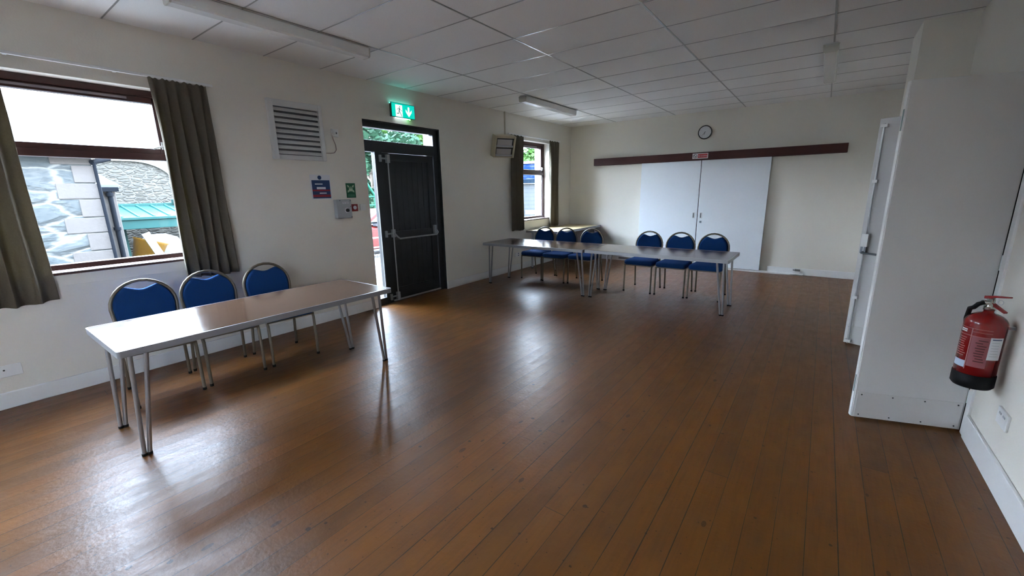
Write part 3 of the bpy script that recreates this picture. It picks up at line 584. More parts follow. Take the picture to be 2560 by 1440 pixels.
def hand(ang, L, w, n0, nm):
    a = math.radians(90-ang); d = Vector((math.cos(a), math.sin(a))); p = Vector((-d.y, d.x)); m2 = MB()
    q_ = [(-d*0.015+p*w), (-d*0.015-p*w), (d*L-p*w*0.5), (d*L+p*w*0.5)]; m2.prism(FW0, [(x.x, x.y) for x in q_], n0, n0+0.001); m2.obj(nm, blackpr, e)
hand(37*6, 0.085, 0.0035, 0.027, 'minute_hand'); hand((6+37/60)*30, 0.055, 0.0045, 0.0255, 'hour_hand')
# door stop by the far skirting
e = empty('door_stop', (4.62, YF-0.018, 0.02)); tag(e, 'small metal bracket fixed to the far skirting near the right', 'door stop')
mm = MB(); mm.obox(FW0, -0.09, 0.10, 0.0, 0.012, 0, 0.10); mm.obj('block', white_gloss, e); mm = MB(); mm.obox(FW0, -0.03, 0.05, 0.05, 0.085, 0, 0.02); mm.tube([(-0.06, -0.012, 0.067), (0.0, -0.012, 0.067)], 0.009); mm.obj('catch', mat('dark_catch', (0.2, 0.2, 0.2), 0.4, metal=0.6), e)
e = MB().obox(FW, 1.27, 1.62, 0.035, 0.075, 0.018, 0.024).obj('scuffed_strip', mat('scuff_grey', (0.20, 0.18, 0.17), 0.6)); struct(e); e.name = 'trim_5'; e['label'] = 'dark scuffed strip on the far skirting'

# ------------------------------------------------------------------ right doorway leaves
def door_leaf(nm, hinge, tip, label, zt=2.132, th=0.042, back=1):
    hx, hy = hinge; d = Vector((tip[0]-hx, tip[1]-hy, 0)); L = d.length; d.normalize(); nrm = Vector((-d.y, d.x, 0))
    if nrm.y > 0: nrm = -nrm                     # n points at the camera side
    o = Vector((hx, hy, 0)); e = empty(nm, o); struct(e, label)
    fr2 = lambda a, b, c: tuple(d*a + Vector((0, 0, b)) + nrm*c)
    lf = MB().obox(fr2, 0.0, L, 0.012, zt, -th, 0).obj('door_leaf', leaf_paint, e, bevel=0.003)
    MB().obox(fr2, -0.008, 0.0, 0.012, zt, -th+0.004, -0.001).obj('hinge_gap_shade', rubber, e)  # dark strip added as the shaded gap between leaf and frame
    return e, fr2, L, lf
e, F1, L, lf = door_leaf('door_2', (5.738, 3.623), (5.188, 3.450), 'near off-white door leaf standing open, right of the photo')
MB().obox(F1, 0.012, L-0.012, 0.016, 0.197, 0.0, 0.004).obj('kick_plate', kick_paint, e, bevel=0.001)
for i in range(4):
    for zz in (0.035, 0.180): mm = MB(); mm.prism(F1, circle(0.035+(L-0.07)*i/3, zz, 0.0045, 10), 0.004, 0.0055); mm.obj('screw', blackpr, e)
MB().obox(lambda a, b, c: F1(L+c, b, a), -0.036, -0.006, 0.014, 2.130, 0, 0.004).obj('edge_lipping', white_gloss, e)
for zz in (0.19, 1.86): MB().obox(lambda a, b, c: F1(L+c, b, a), -0.028, -0.014, zz, zz+0.12, 0.004, 0.0055).obj('flush_bolt', mat('tarnished_bolt', (0.20, 0.27, 0.27), 0.4, metal=0.6), e)
for zz in (0.2, 1.05, 1.85): mm = MB(); mm.tube([F1(-0.006, zz, -0.002), F1(-0.006, zz+0.09, -0.002)], 0.007); mm.obj('hinge', steel, e)
e, F2, L, lf = door_leaf('door_3', (5.738, 4.998), (5.189, 5.195), 'far off-white door leaf with long bolts, behind the near leaf')
MB().obox(F2, 0.012, L-0.012, 0.016, 0.197, 0.0, 0.004).obj('kick_plate', kick_paint, e, bevel=0.001)
for zz in (0.035, 0.180): mm = MB(); mm.prism(F2, circle(L-0.03, zz, 0.0045, 10), 0.004, 0.0055); mm.obj('screw', blackpr, e)
mm = MB(); mm.tube([F2(L-0.045, 0.02, 0.032), F2(L-0.045, 2.085, 0.032)], 0.0085); rod = mm.obj('bolt_rod', mat('worn_white_steel', (0.55, 0.56, 0.56), 0.35, metal=0.4), e)
for zz in (0.045, 0.49, 1.586, 2.065):
    w_ = 0.018 if 0.3 < zz < 1.9 else 0.024
    mm = MB(); mm.obox(F2, L-0.045-w_, L-0.045+w_, zz-0.013, zz+0.013, 0.004, 0.046); mm.obj('rod_guide', white_gloss, e)
MB().obox(F2, L-0.072, L-0.022, 0.985, 1.105, 0.004, 0.052).obj('lock_case', white_gloss, e, bevel=0.003)
mm = MB(); mm.obox(F2, L-0.062, L-0.022, 0.925, 0.985, 0.004, 0.04); mm.tube([F2(L-0.045, 0.935, 0.02), F2(L-0.045, 0.93, 0.075), F2(L-0.16, 0.925, 0.085)], 0.010); mm.obj('bolt_handle', mat('dark_bolt_iron', (0.10, 0.11, 0.12), 0.35, metal=0.8), e)

# ------------------------------------------------------------------ right wall things
e, g_ = wall_plate('wall_socket', RW, 2.99, 3.135, 0.318, 0.405, 'white double socket on the right wall under the extinguisher', 'socket', white_gloss, 0.012)
for a in (3.02, 3.075): MB().obox(g_, a, a+0.03, 0.375, 0.385, 0.012, 0.014).obj('rocker', greybox, e)
ex, ey, ez = 5.640, 3.215, 0.465
e = empty('fire_extinguisher', (ex, ey, ez)); tag(e, 'red fire extinguisher with a black base hung on the right wall', 'fire extinguisher')
R0 = 0.082
prof = [(0.0, 0.072), (R0, 0.072), (R0, 0.355)] + [(R0*math.cos(t), 0.355+0.062*math.sin(t)) for t in [PI/2*i/10 for i in range(1, 9)]] + [(0.020, 0.418), (0.020, 0.445), (0, 0.445)]
mm = MB(); mm.lathe(prof, 48); cyl = mm.obj('cylinder', extred, e)
mm = MB(); mm.lathe([(0, 0), (R0-0.006, 0), (R0+0.003, 0.012), (R0+0.003, 0.075), (R0, 0.078), (0, 0.078)], 48); mm.obj('base_skirt', extblack, e)
def wrap(a0, a1, z0, z1, rr, M, nm, par, n=10):
    vs_ = []; 
    for i in range(n+1):
        t = a0+(a1-a0)*i/n
        for z in (z0, z1): vs_.append((rr*math.cos(t), rr*math.sin(t), z))
    m2 = MB(); m2.add(vs_, [(2*i, 2*i+2, 2*i+3, 2*i+1) for i in range(n)], True); return m2.obj(nm, M, par)
aw = math.radians
pinkp = mat('faded_pink_print', (0.26, 0.07, 0.08), 0.4); pinkl = mat('pale_red_line_print', (0.42, 0.16, 0.16), 0.4)
# angles: camera is towards -y / -x of the cylinder
cA = math.atan2(0-ey, 4.859-ex)
def A(d): return cA + aw(d)
lab = wrap(A(-26), A(24), 0.125, 0.292, R0+0.0006, pinkp, 'instruction_label', e)
wrap(A(22), A(62), 0.175, 0.298, R0+0.0010, paper, 'inspection_label', e)
wrap(A(-75), A(-29), 0.112, 0.150, R0+0.0010, mat('pale_blue_label', (0.45, 0.55, 0.68), 0.5), 'small_label', e)
wrap(A(-30), A(-27), 0.105, 0.335, R0+0.0012, pinkl, 'label_line', e, 3)
wrap(A(-75), A(22), 0.292, 0.295, R0+0.0012, pinkl, 'label_line', e, 14); wrap(A(-75), A(24), 0.332, 0.3345, R0+0.0012, pinkl, 'label_line', e, 14); wrap(A(-26), A(24), 0.316, 0.318, R0+0.0012, pinkl, 'label_line', e)
rr_ = random.Random(2)
for i in range(9):
    zz = 0.272-i*0.0145; a1 = rr_.uniform(5, 18); wrap(A(-14+rr_.uniform(0, 8)), A(a1), zz, zz+0.005, R0+0.0014, mat('dark_red_print', (0.06, 0.004, 0.006), 0.5), 'print_line', lab)
for i in range(9):
    zz = 0.275-i*0.0125; wrap(A(-72), A(-40+rr_.uniform(-6, 6)), zz, zz+0.004, R0+0.0014, pinkl, 'print_line', cyl)
for i in range(2): wrap(A(-70), A(-44), 0.308+i*0.010, 0.3145+i*0.010, R0+0.0014, paper, 'print_line', cyl)
for i in range(7): wrap(A(27), A(50 if i else 56), 0.285-i*0.015, 0.2875-i*0.015+(0.003 if i == 0 else 0), R0+0.0018, greybox if i else navy, 'print_line', cyl)
mm = MB(); mm.lathe([(0, 0.43), (0.024, 0.43), (0.024, 0.462), (0.016, 0.470), (0.016, 0.490), (0, 0.490)], 24); mm.tube([(0, 0, 0.465), (-0.035, -0.022, 0.472)], 0.012); mm.obj('valve', mat('chrome_valve', (0.55, 0.56, 0.52), 0.2, metal=0.9), e)
dv = Vector((0.55, -0.83, 0)).normalized(); sd_ = Vector((0.83, 0.55, 0))
def LV(a, b, c): return tuple(dv*a + sd_*c + Vector((0, 0, b)))
mm = MB(); mm.prism(LV, [(-0.03, 0.485), (-0.03, 0.500), (0.02, 0.512), (0.085, 0.520), (0.085, 0.513), (0.02, 0.500), (0.0, 0.488)], -0.010, 0.010); mm.obj('squeeze_lever', extred, e, bevel=0.002)
mm = MB(); mm.prism(LV, [(-0.015, 0.485), (0.03, 0.462), (0.080, 0.438), (0.078, 0.430), (0.03, 0.450), (-0.01, 0.466)], -0.010, 0.010); mm.obj('carry_handle', extred, e, bevel=0.002)
mm = MB(); mm.tube([(-0.030, -0.020, 0.470), (-0.050, -0.030, 0.462), (-0.062, -0.022, 0.440), (-0.066, 0.020, 0.425), (-0.060, 0.070, 0.36), (-0.045, 0.092, 0.24), (-0.035, 0.092, 0.13)], 0.011); mm.obj('hose', rubber, e)
mm = MB(); mm.tube([LV(0.035+0.012*math.cos(t), 0.478+0.012*math.sin(t), 0.012) for t in [2*PI*i/14 for i in range(15)]], 0.0015, 6); mm.obj('safety_pin', steel, e)
MB().box(R0-0.002, W-0.002-ex, -0.01, 0.01, 0.335, 0.350).obj('wall_bracket', greybox, e)

# ------------------------------------------------------------------ tables
def make_table(top_m, name='folding_table'):
    L, D, Z = 1.88, 0.795, 0.715; e = empty(name)
    def rr(h, x, y, rad, n=5):
        P = []
        for sx, sy, a0 in ((1, 1, 0), (-1, 1, 90), (-1, -1, 180), (1, -1, 270)):
            for i in range(n+1):
                t = math.radians(a0+90*i/n); P.append((sx*(x-rad)+rad*math.cos(t), sy*(y-rad)+rad*math.sin(t)))
        return P
    ID = lambda a, b, c: (a, b, c)
    m_ = MB(); m_.prism(ID, rr(0, L/2-0.006, D/2-0.006, 0.010), Z-0.012, Z); m_.obj('tabletop', top_m, e)
    m_ = MB(); out = rr(0, L/2, D/2, 0.016); inn = rr(0, L/2-0.010, D/2-0.010, 0.009); k = len(out)
    vs_ = [(a, b, z) for pts, z in ((out, Z-0.040), (out, Z+0.0005), (inn, Z+0.0012), (inn, Z-0.040)) for a, b in pts]
    m_.add(vs_, [(i*k+j, i*k+(j+1) % k, ((i+1) % 4)*k+(j+1) % k, ((i+1) % 4)*k+j) for i in range(4) for j in range(k)]); m_.obj('edge_frame', alu_edge, e)
    m_ = MB()
    for y in (-D/2+0.10, D/2-0.10): m_.box(-L/2+0.02, L/2-0.02, y-0.015, y+0.015, Z-0.034, Z-0.012)
    m_.obj('under_rail', leg_m, e)
    for sx in (-1, 1):
        for sy in (-1, 1):
            fx, fy = sx*(L/2-0.035), sy*(D/2-0.125); m_ = MB()
            m_.tube([(fx, fy, 0.010), (fx-sx*0.035, fy+sy*0.022, Z-0.030)], 0.0125)
            m_.tube([(fx-sx*0.026, fy, 0.010), (fx-sx*0.112, fy+sy*0.030, Z-0.030)], 0.0125)
            lg = m_.obj('leg', leg_m, e)
            mm2 = MB(); mm2.tube([(fx, fy, 0), (fx, fy, 0.016)], 0.0145); mm2.tube([(fx-sx*0.026, fy, 0), (fx-sx*0.0265, fy, 0.016)], 0.0145); mm2.obj('rubber_foot', rubber, lg)
        m_ = MB(); m_.tube([(sx*(L/2-0.15), -D/2+0.09, Z-0.040), (sx*(L/2-0.15), D/2-0.09, Z-0.040)], 0.011); m_.obj('pivot_bar', leg_m, e)
    return e
t1 = make_table(walnut); t1.location = (1.385, 1.400, 0); t1.rotation_euler.z = PI/2
tag(t1, 'brown topped folding table in the near left with window glare on it', 'table', 'long folding tables')
t2 = copy_tree(t1); t2.location = (1.213, 5.812, 0); t2.rotation_euler.z = 0.0; tag(t2, 'left of the two brown folding tables standing end to end', 'table', 'long folding tables')
t3 = copy_tree(t1); t3.location = (3.108, 5.825, 0); t3.rotation_euler.z = 0.0; tag(t3, 'right of the two brown folding tables standing end to end', 'table', 'long folding tables')
t4 = make_table(beech); t4.location = (0.42, 8.03, 0); t4.rotation_euler.z = PI/2; t4.scale = (1, 1, 1.085)
tag(t4, 'beige topped folding table in the far corner under the window', 'table', 'long folding tables')

# ------------------------------------------------------------------ chairs
def make_chair():
    e = empty('banquet_chair')
    # local: faces -y, origin on the floor between the feet centre
    yf, yr = -0.245, 0.245
    def arch(w, zc, h, n=14): return [(w*math.cos(t), zc+h*math.sin(t)) for t in [PI*i/n for i in range(n+1)]]
    def yb(z): return 0.195 + 0.055*max(0, (z-0.45)/0.45)         # back leans
    side = [(0.188, 0.40), (0.190, 0.50), (0.202, 0.60), (0.209, 0.68)]
    top = arch(0.209, 0.69, 0.205)
    P = side + top + [(-a, b) for a, b in side[::-1]]
    m_ = MB(); m_.tube([(a, yb(b), b) for a, b in P], 0.0125, 12); m_.obj('back_frame', tube_m, e)
    # back pad with a dip in the top edge
    out = []; n = 40
    for i in range(n+1):
        t = PI*i/n; x = 0.196*math.cos(t); z = 0.690+0.192*math.sin(t)
        lim = 0.838 + 0.014*math.cos(x/0.115*PI)*-1 if abs(x) < 0.115 else 0.852-(abs(x)-0.115)*0.10
        out.append((x, min(z, lim)))
    out += [(-0.190, 0.60), (-0.176, 0.515), (-0.160, 0.495), (0.160, 0.495), (0.176, 0.515), (0.190, 0.60)]
    k = len(out); cx, cz = 0, 0.66
    def ring(s, yoff): return [(cx+(a-cx)*s, yb(cz+(b-cz)*s)+yoff, cz+(b-cz)*s) for a, b in out]
    vs_ = ring(0.90, -0.030)+ring(0.965, -0.026)+ring(1.0, -0.010)+ring(1.0, 0.006)+ring(0.965, 0.014)+ring(0.90, 0.016)
    fs_ = [(i*k+j, i*k+(j+1) % k, (i+1)*k+(j+1) % k, (i+1)*k+j) for i in range(5) for j in range(k)]
    m_ = MB(); m_.add(vs_, fs_, True); o = len(m_.v)
    m_.add(ring(0.90, -0.030)[::-1], [tuple(range(k))]); m_.add(ring(0.90, 0.016), [tuple(range(k))]); m_.obj('backrest', blue, e)
    # seat cushion
    def sq(x, y0, y1, rad, n=5):
        pts = []
        for sx, yy, a0 in ((1, y1, 0), (-1, y1, 90), (-1, y0, 180), (1, y0, 270)):
            s_ = 1 if yy == y1 else -1; xw = x if yy == y0 else x*0.93
            for i in range(n+1):
                t = math.radians(a0+90*i/n); pts.append((sx*(xw-rad)+rad*math.cos(t), yy-s_*rad+rad*math.sin(t)))
        return pts
    b_ = sq(0.219, -0.275, 0.165, 0.055); k = len(b_)
    def sr(s, z): return [(a*s, -0.055+(b+0.055)*s, z) for a, b in b_]
    rings = [(0.95, 0.428), (1.0, 0.440), (1.0, 0.468), (0.975, 0.486), (0.90, 0.496), (0.6, 0.503), (0.2, 0.505)]
    m_ = MB(); vs_ = []
    for s_, z in rings: vs_ += sr(s_, z)
    m_.add(vs_, [(i*k+j, i*k+(j+1) % k, (i+1)*k+(j+1) % k, (i+1)*k+j) for i in range(len(rings)-1) for j in range(k)], True)
    m_.add(sr(0.2, 0.505), [tuple(range(k))], True); m_.add(sr(0.95, 0.428)[::-1], [tuple(range(k))]); m_.obj('seat', blue, e)
    # seat frame
    m_ = MB(); m_.tube([(0.195, 0.20, 0.415), (0.205, -0.235, 0.420)], 0.011); m_.tube([(-0.195, 0.20, 0.415), (-0.205, -0.235, 0.420)], 0.011); m_.tube([(-0.19, 0.195, 0.415), (0.19, 0.195, 0.415)], 0.010); m_.tube([(-0.215, -0.238, 0.420), (0.215, -0.238, 0.420)], 0.011)
    m_.obj('seat_frame', tube_m, e)
    for sx in (-1, 1):
        m_ = MB(); m_.tube([(sx*0.198, -0.20, 0.420), (sx*0.208, -0.232, 0.412), (sx*0.207, -0.245, 0.385), (sx*0.208, -0.250, 0.012)], 0.0125); lg = m_.obj('leg', tube_m, e)
        m_ = MB(); m_.tube([(sx*0.208, -0.250, 0.0), (sx*0.208, -0.250, 0.022)], 0.0142); m_.obj('rubber_foot', rubber, lg)
        m_ = MB(); m_.tube([(sx*0.190, 0.195, 0.43), (sx*0.198, 0.192, 0.36), (sx*0.206, 0.248, 0.012)], 0.0125); lg = m_.obj('leg', tube_m, e)
        m_ = MB(); m_.tube([(sx*0.206, 0.2485, 0.0), (sx*0.2058, 0.2455, 0.022)], 0.0142); m_.obj('rubber_foot', rubber, lg)
    return e
ch0 = make_chair(); spots = [
 (0.640, 0.880, 84, 'blue padded chair tucked behind the near table, leftmost under the window'),
 (0.650, 1.345, 86, 'blue padded chair tucked behind the near table, middle, in front of the curtain'),
 (0.675, 1.840, 86, 'blue padded chair tucked behind the near table, rightmost by the notices'),
 (0.750, 6.430, 1, 'blue padded chair behind the far left table, nearest the window wall'),
 (1.207, 6.425, 1, 'blue padded chair behind the far left table, in front of the beige table'),
 (1.682, 6.470, 1, 'blue padded chair behind the gap between the two far tables'),
 (2.690, 6.450, 0, 'blue padded chair behind the far right table, left before the sliding doors'),
 (3.170, 6.450, 0, 'blue padded chair behind the far right table, middle before the sliding doors'),
 (3.632, 6.470, 0, 'blue padded chair behind the far right table, at the table end')]
for i, (x, y, a, lb) in enumerate(spots):
    c = ch0 if i == 0 else copy_tree(ch0)
    c.location = (x, y, 0); c.rotation_euler.z = math.radians(a); tag(c, lb, 'chair', 'blue banquet chairs')

# ------------------------------------------------------------------ outside
gz = -0.15
gr = MB(); gr.box(-60, XO, -30, 60, gz-0.1, gz); gr.box(XO, 40, -30, YB-0.2, gz-0.1, gz); gr.box(W+2.2, 40, YB-0.2, 60, gz-0.1, gz); gr.box(W+0.14, W+2.2, YB-0.2, 2.6, gz-0.1, gz); struct(gr.obj('ground', concrete), 'pale concrete yard outside')
stone = stone_material('grey_rubble_stone', 1.9, ((0.0279, 0.0316, 0.0316), (0.0446, 0.0446, 0.0428), (0.0186, 0.0223, 0.0242)), (0.0632, 0.0626, 0.0595))
stone2 = stone_material('warm_rubble_stone', 6.0, ((0.0316, 0.0298, 0.026), (0.0428, 0.0409, 0.0353), (0.0223, 0.0216, 0.0193)), (0.0484, 0.0465, 0.0409))
quoin = mat('dressed_sandstone', (0.0402, 0.0361, 0.0335), 0.9, noise=(30, 0.12), bump=0.5, bscale=25, spec=0.06)
slate = stripes_material('grey_roof_slate', (0.0707, 0.0763, 0.0781), (0.0298, 0.0335, 0.0353), 'Z', 0.075, 0.12)
slate2 = stripes_material('greenish_roof_slate', (0.0335, 0.0446, 0.0409), (0.0186, 0.026, 0.0242), 'Z', 0.12, 0.1)
iron = mat('black_cast_iron', (0.0021, 0.0028, 0.0042), 0.8, spec=0.04)
# near stone building
e = empty('stone_building', (-3.5, 1.46, gz)); tag(e, 'grey rubble stone building with pale corner blocks outside the near window', 'building')
MB().box(-5.4, 0, -7.5, 0, 0, 2.30).obj('wall', stone, e)
m_ = MB(); zz = 0.0; k = 0
hts = [0.25, 0.24, 0.24, 0.25, 0.25, 0.22, 0.25, 0.22, 0.24, 0.20]
for h_ in hts:
    w_ = 0.40 if k % 2 == 1 else 0.21
    m_.box(-0.36 if k % 2 == 0 else -0.2, 0.015, -w_, 0.012, zz+0.006, min(zz+h_, 2.36)-0.006); zz += h_; k += 1
m_.obj('corner_stones', quoin, e, bevel=0.008)
m_ = MB(); A0 = (0.12, 0.10, 2.31); B0 = (0.12, -7.6, 2.31); H0 = (-4.0, -1.2, 3.75); H1 = (-4.0, -7.6, 3.75); D0 = (-5.5, 0.10, 2.31)
m_.add([A0, B0, H1, H0], [(0, 1, 2, 3)]); m_.add([A0, H0, D0], [(0, 1, 2)]); m_.add([(0.12, 0.10, 2.25), A0, B0, (0.12, -7.6, 2.25)], [(0, 1, 2, 3)]); rf = m_.obj('roof', slate, e)
sd = rf.modifiers.new('thick', 'SOLIDIFY'); sd.thickness = 0.05
m_ = MB(); m_.tube([(0.13, 0.12, 2.345), H0], 0.05, 8); m_.obj('roof_ridge', mat('pale_lead', (0.27, 0.312, 0.312), 0.6), e)
m_ = MB(); m_.tube([(0.05, 0.0, 2.20), (-0.12, 0.22, 2.27)], 0.035, 10); m_.tube([(0.05, 0.02, 2.24), (0.05, 0.03, 0.0)], 0.02, 8); m_.obj('gutter', iron, e)
# low stone lean-to with gutter and downpipe
e = empty('stone_outbuilding', (-5.0, 1.75, gz)); tag(e, 'low stone lean-to with a black gutter behind the stone building', 'building')
MB().box(-2.0, 0, -0.25, 0.17, 0, 1.86).obj('wall', stone2, e); MB().box(-0.2, 0.02, -0.01, 0.19, 0, 1.84).obj('corner_stones', quoin, e, bevel=0.01)
m_ = MB(); m_.add([(0.08, -0.16, 1.88), (0.08, 0.24, 1.88), (-1.2, 0.05, 2.25), (-1.2, -0.16, 2.25)], [(0, 1, 2, 3)]); rf = m_.obj('roof', slate, e); sd = rf.modifiers.new('t', 'SOLIDIFY'); sd.thickness = 0.06
m_ = MB(); m_.box(0.02, 0.12, -0.17, 0.22, 1.82, 1.89); m_.obj('gutter', iron, e)
m_ = MB(); m_.tube([(0.08, 0.10, 1.84), (0.08, 0.10, 0.0)], 0.035, 12); m_.tube([(0.08, 0.10, 1.80), (0.08, 0.10, 1.74)], 0.05, 12); m_.tube([(0.08, 0.10, 1.22), (0.08, 0.10, 1.17)], 0.05, 12); m_.obj('downpipe', iron, e)
# arched gable
e = empty('stone_gable', (-9.2, 2.0, gz)); tag(e, 'far rubble stone gable with a curved coping outside the near window', 'building')
YZ = frame((0, 0, 0), (0, 1, 0), (0, 0, 1), (1, 0, 0))
curve = [(0.60+0.0*i, 2.60) for i in range(1)] + [(1.10+0.85*math.sin(t), 1.93+0.67*math.cos(t)) for t in [PI/2*i/12 for i in range(13)]]
m_ = MB(); m_.prism(YZ, [(-0.3, 0), (5.5, 0), (5.5, 1.92)] + [(a, b) for a, b in curve[::-1]] + [(-0.3, 2.60)], 0, 0.35); m_.obj('wall', stone2, e)
m_ = MB(); pts = [(-0.3, 2.60)] + curve
for (a, b), (c, d) in zip(pts, pts[1:]): m_.prism(YZ, [(a, b-0.02), (c, d-0.02), (c*1.0+(0.05 if c > 1.2 else 0), d+0.07), (a+(0.05 if a > 1.2 else 0), b+0.07)], -0.05, 0.42)
m_.box(-0.05, 0.42, 1.92, 2.35, 1.86, 1.97); m_.obj('coping', mat('weathered_coping', (0.24, 0.252, 0.228), 0.8, noise=(8, 0.2)), e)
m_ = MB(); m_.add([(-0.1, 0.6, 1.9), (-0.1, 6.0, 1.9), (-4.5, 6.0, 3.6), (-4.5, 0.6, 3.6)], [(0, 1, 2, 3)]); rf = m_.obj('roof', slate2, e); sd = rf.modifiers.new('t', 'SOLIDIFY'); sd.thickness = 0.06
# green canopy
e = empty('green_canopy', (-7.0, 2.3, gz)); tag(e, 'green ribbed metal canopy roof on posts outside the near window', 'canopy')
gm = mat('sea_green_sheet_metal', (0.00613, 0.0237, 0.0218), 0.45, noise=(6, 0.1), spec=0.06)
m_ = MB(); m_.add([(0, -0.10, 1.30), (0, 3.2, 1.30), (-1.3, 3.2, 1.52), (-1.3, -0.10, 1.52)], [(0, 1, 2, 3)]); s_ = m_.obj('roof_sheet', gm, e); sd = s_.modifiers.new('t', 'SOLIDIFY'); sd.thickness = 0.03
m_ = MB()
for i in range(12): yy = 0.05+i*0.27; m_.add([(-0.02, yy, 1.305), (-0.02, yy+0.03, 1.305), (-1.25, yy+0.03, 1.52), (-1.25, yy, 1.52), (-0.02, yy, 1.33), (-0.02, yy+0.03, 1.33), (-1.25, yy+0.03, 1.545), (-1.25, yy, 1.545)], [(4, 5, 6, 7), (0, 1, 5, 4), (0, 4, 7, 3), (1, 2, 6, 5)])
m_.obj('ribs', mat('dark_green_rib', (0.01, 0.06, 0.055), 0.5, spec=0.06), e)
m_ = MB(); m_.box(-0.02, 0.08, -0.12, 3.2, 1.06, 1.27); m_.box(-0.05, 0.12, -0.12, 3.2, 1.25, 1.31); m_.box(-1.35, -1.25, -0.15, 3.2, 1.50, 1.58); m_.box(-1.3, -1.0, 1.3, 3.2, 1.56, 1.66); m_.obj('fascia', gm, e, bevel=0.01)
for yy in (0.1, 3.0): MB().box(-0.6, -0.52, yy, yy+0.08, 0, 1.35).obj('post', gm, e)
# bin and boards
e = empty('yellow_tub', (-5.45, 2.06, gz)); tag(e, 'yellow round tub seen at the bottom of the near window', 'bin')
m_ = MB(); m_.lathe([(0.0, 0.0), (0.12, 0.0), (0.25, 0.93), (0.28, 0.97), (0.24, 0.96), (0.10, 0.06), (0, 0.06)], 36); o = m_.obj('tub', mat('yellow_orange_plastic', (0.0744, 0.0372, 0.00446), 0.45, spec=0.06), e); o.rotation_euler = (math.radians(-20), 0, 0)
e = MB().box(-0.02, 0.02, -0.06, 0.06, 0, 1.15).obj('white_board', mat('white_painted_timber', (0.153, 0.151, 0.148), 0.5), loc=(-5.0, 2.62, gz)); e.rotation_euler = (math.radians(20), 0, 0); tag(e, 'white board leaning outside the near window, below the green canopy', 'board')
# white cement heap behind tub
e = empty('bulk_bag', (-6.35, 2.75, gz)); tag(e, 'white bulk bag standing behind the yellow tub', 'bag')
m_ = MB(); m_.lathe([(0, 0), (0.36, 0.0), (0.44, 0.3), (0.42, 0.65), (0.30, 0.88), (0.12, 0.96), (0, 0.97)], 20); m_.obj('sack', mat('white_woven_sack', (0.0435, 0.0435, 0.0444), 0.8, bump=0.5, bscale=15, spec=0.06), e)
# railing outside the exit door
e = empty('yard_railing', (-2.6, 4.6, gz)); tag(e, 'white and dark metal railing with a mesh foot outside the exit door', 'railing')
wp = mat('white_rail_paint', (0.167, 0.17, 0.17), 0.4, spec=0.06)
MB().box(-0.02, 0.02, 0, 3.0, 1.105, 1.14).obj('top_rail', iron, e)
for z in (0.80, 0.60, 0.44): MB().box(-0.015, 0.015, 0, 3.0, z, z+0.022).obj('rail', wp, e)
m_ = MB()
for i in range(41): m_.box(-0.003, 0.003, i*0.074, i*0.074+0.006, 0.06, 0.44)
for i in range(6): m_.box(-0.003, 0.003, 0, 3.0, 0.06+i*0.072, 0.066+i*0.072)
m_.obj('mesh_panel', wp, e)
for y in (0.0, 1.5, 2.96): MB().box(-0.02, 0.02, y, y+0.04, 0, 1.14).obj('post', iron, e)
# green goal-like frame
e = empty('green_fence', (-7.0, 8.2, gz)); tag(e, 'green metal frame with a slanted brace outside the exit door', 'fence')
m_ = MB(); m_.tube([(0, 0.46, 0), (0, 0.46, 1.72)], 0.03); m_.obj('post', tgreen, e); m_ = MB(); m_.tube([(0, 0.46, 1.66), (0, 0.0, 2.35)], 0.03); m_.obj('brace', tgreen, e)
m_ = MB(); m_.tube([(0, -0.6, 1.64), (0, 1.6, 1.60)], 0.022); m_.tube([(0, -0.6, 1.36), (0, 1.6, 1.34)], 0.022); m_.obj('rail', tgreen, e)
# red car
e = empty('red_car', (-5.5, 7.6, gz)); tag(e, 'bright red car parked behind the railing outside the exit door', 'car')
cp = mat('red_car_paint', (0.0357, 0.00179, 0.000894), 0.35, spec=0.15); XZ = frame((0, 0, 0), (0, 1, 0), (0, 0, 1), (1, 0, 0))
m_ = MB(); prof = [(-2.0, 0.25), (-2.05, 0.55), (-1.9, 0.74), (-1.1, 0.84), (1.55, 0.88), (1.95, 0.80), (2.0, 0.45), (1.95, 0.25)]
m_.prism(XZ, prof, -0.80, 0.80); m_.obj('body', cp, e, bevel=0.05, seg=3)
m_ = MB(); m_.prism(XZ, [(-1.05, 0.86), (-0.45, 1.24), (-0.2, 1.28), (1.0, 1.28), (1.60, 0.88)], -0.66, 0.66); m_.obj('cabin', cp, e, bevel=0.04, seg=3)
m_ = MB()
for s_ in (-1, 1): m_.prism(XZ, [(-0.82, 0.90), (-0.38, 1.19), (0.28, 1.21), (0.28, 0.90)], s_*0.663-0.004, s_*0.663+0.004); m_.prism(XZ, [(0.34, 0.90), (0.34, 1.21), (0.92, 1.21), (1.30, 0.92)], s_*0.663-0.004, s_*0.663+0.004)
m_.obj('side_window', mat('car_window', (0.30, 0.36, 0.40), 0.05), e)
m_ = MB(); m_.box(0.70, 0.90, -0.70, -0.50, 0.86, 0.98); m_.obj('wing_mirror', blackpr, e, bevel=0.02)
for yy in (-1.28, 1.25):
    for s_ in (-1, 1):
        m_ = MB(); m_.tube([(s_*0.82, yy, 0.30), (s_*0.62, yy, 0.30)], 0.30, 28); w_ = m_.obj('wheel', rubber, e)
        m_ = MB(); m_.tube([(s_*0.828, yy, 0.30), (s_*0.80, yy, 0.30)], 0.17, 20); m_.obj('hub_cap', steel, w_)
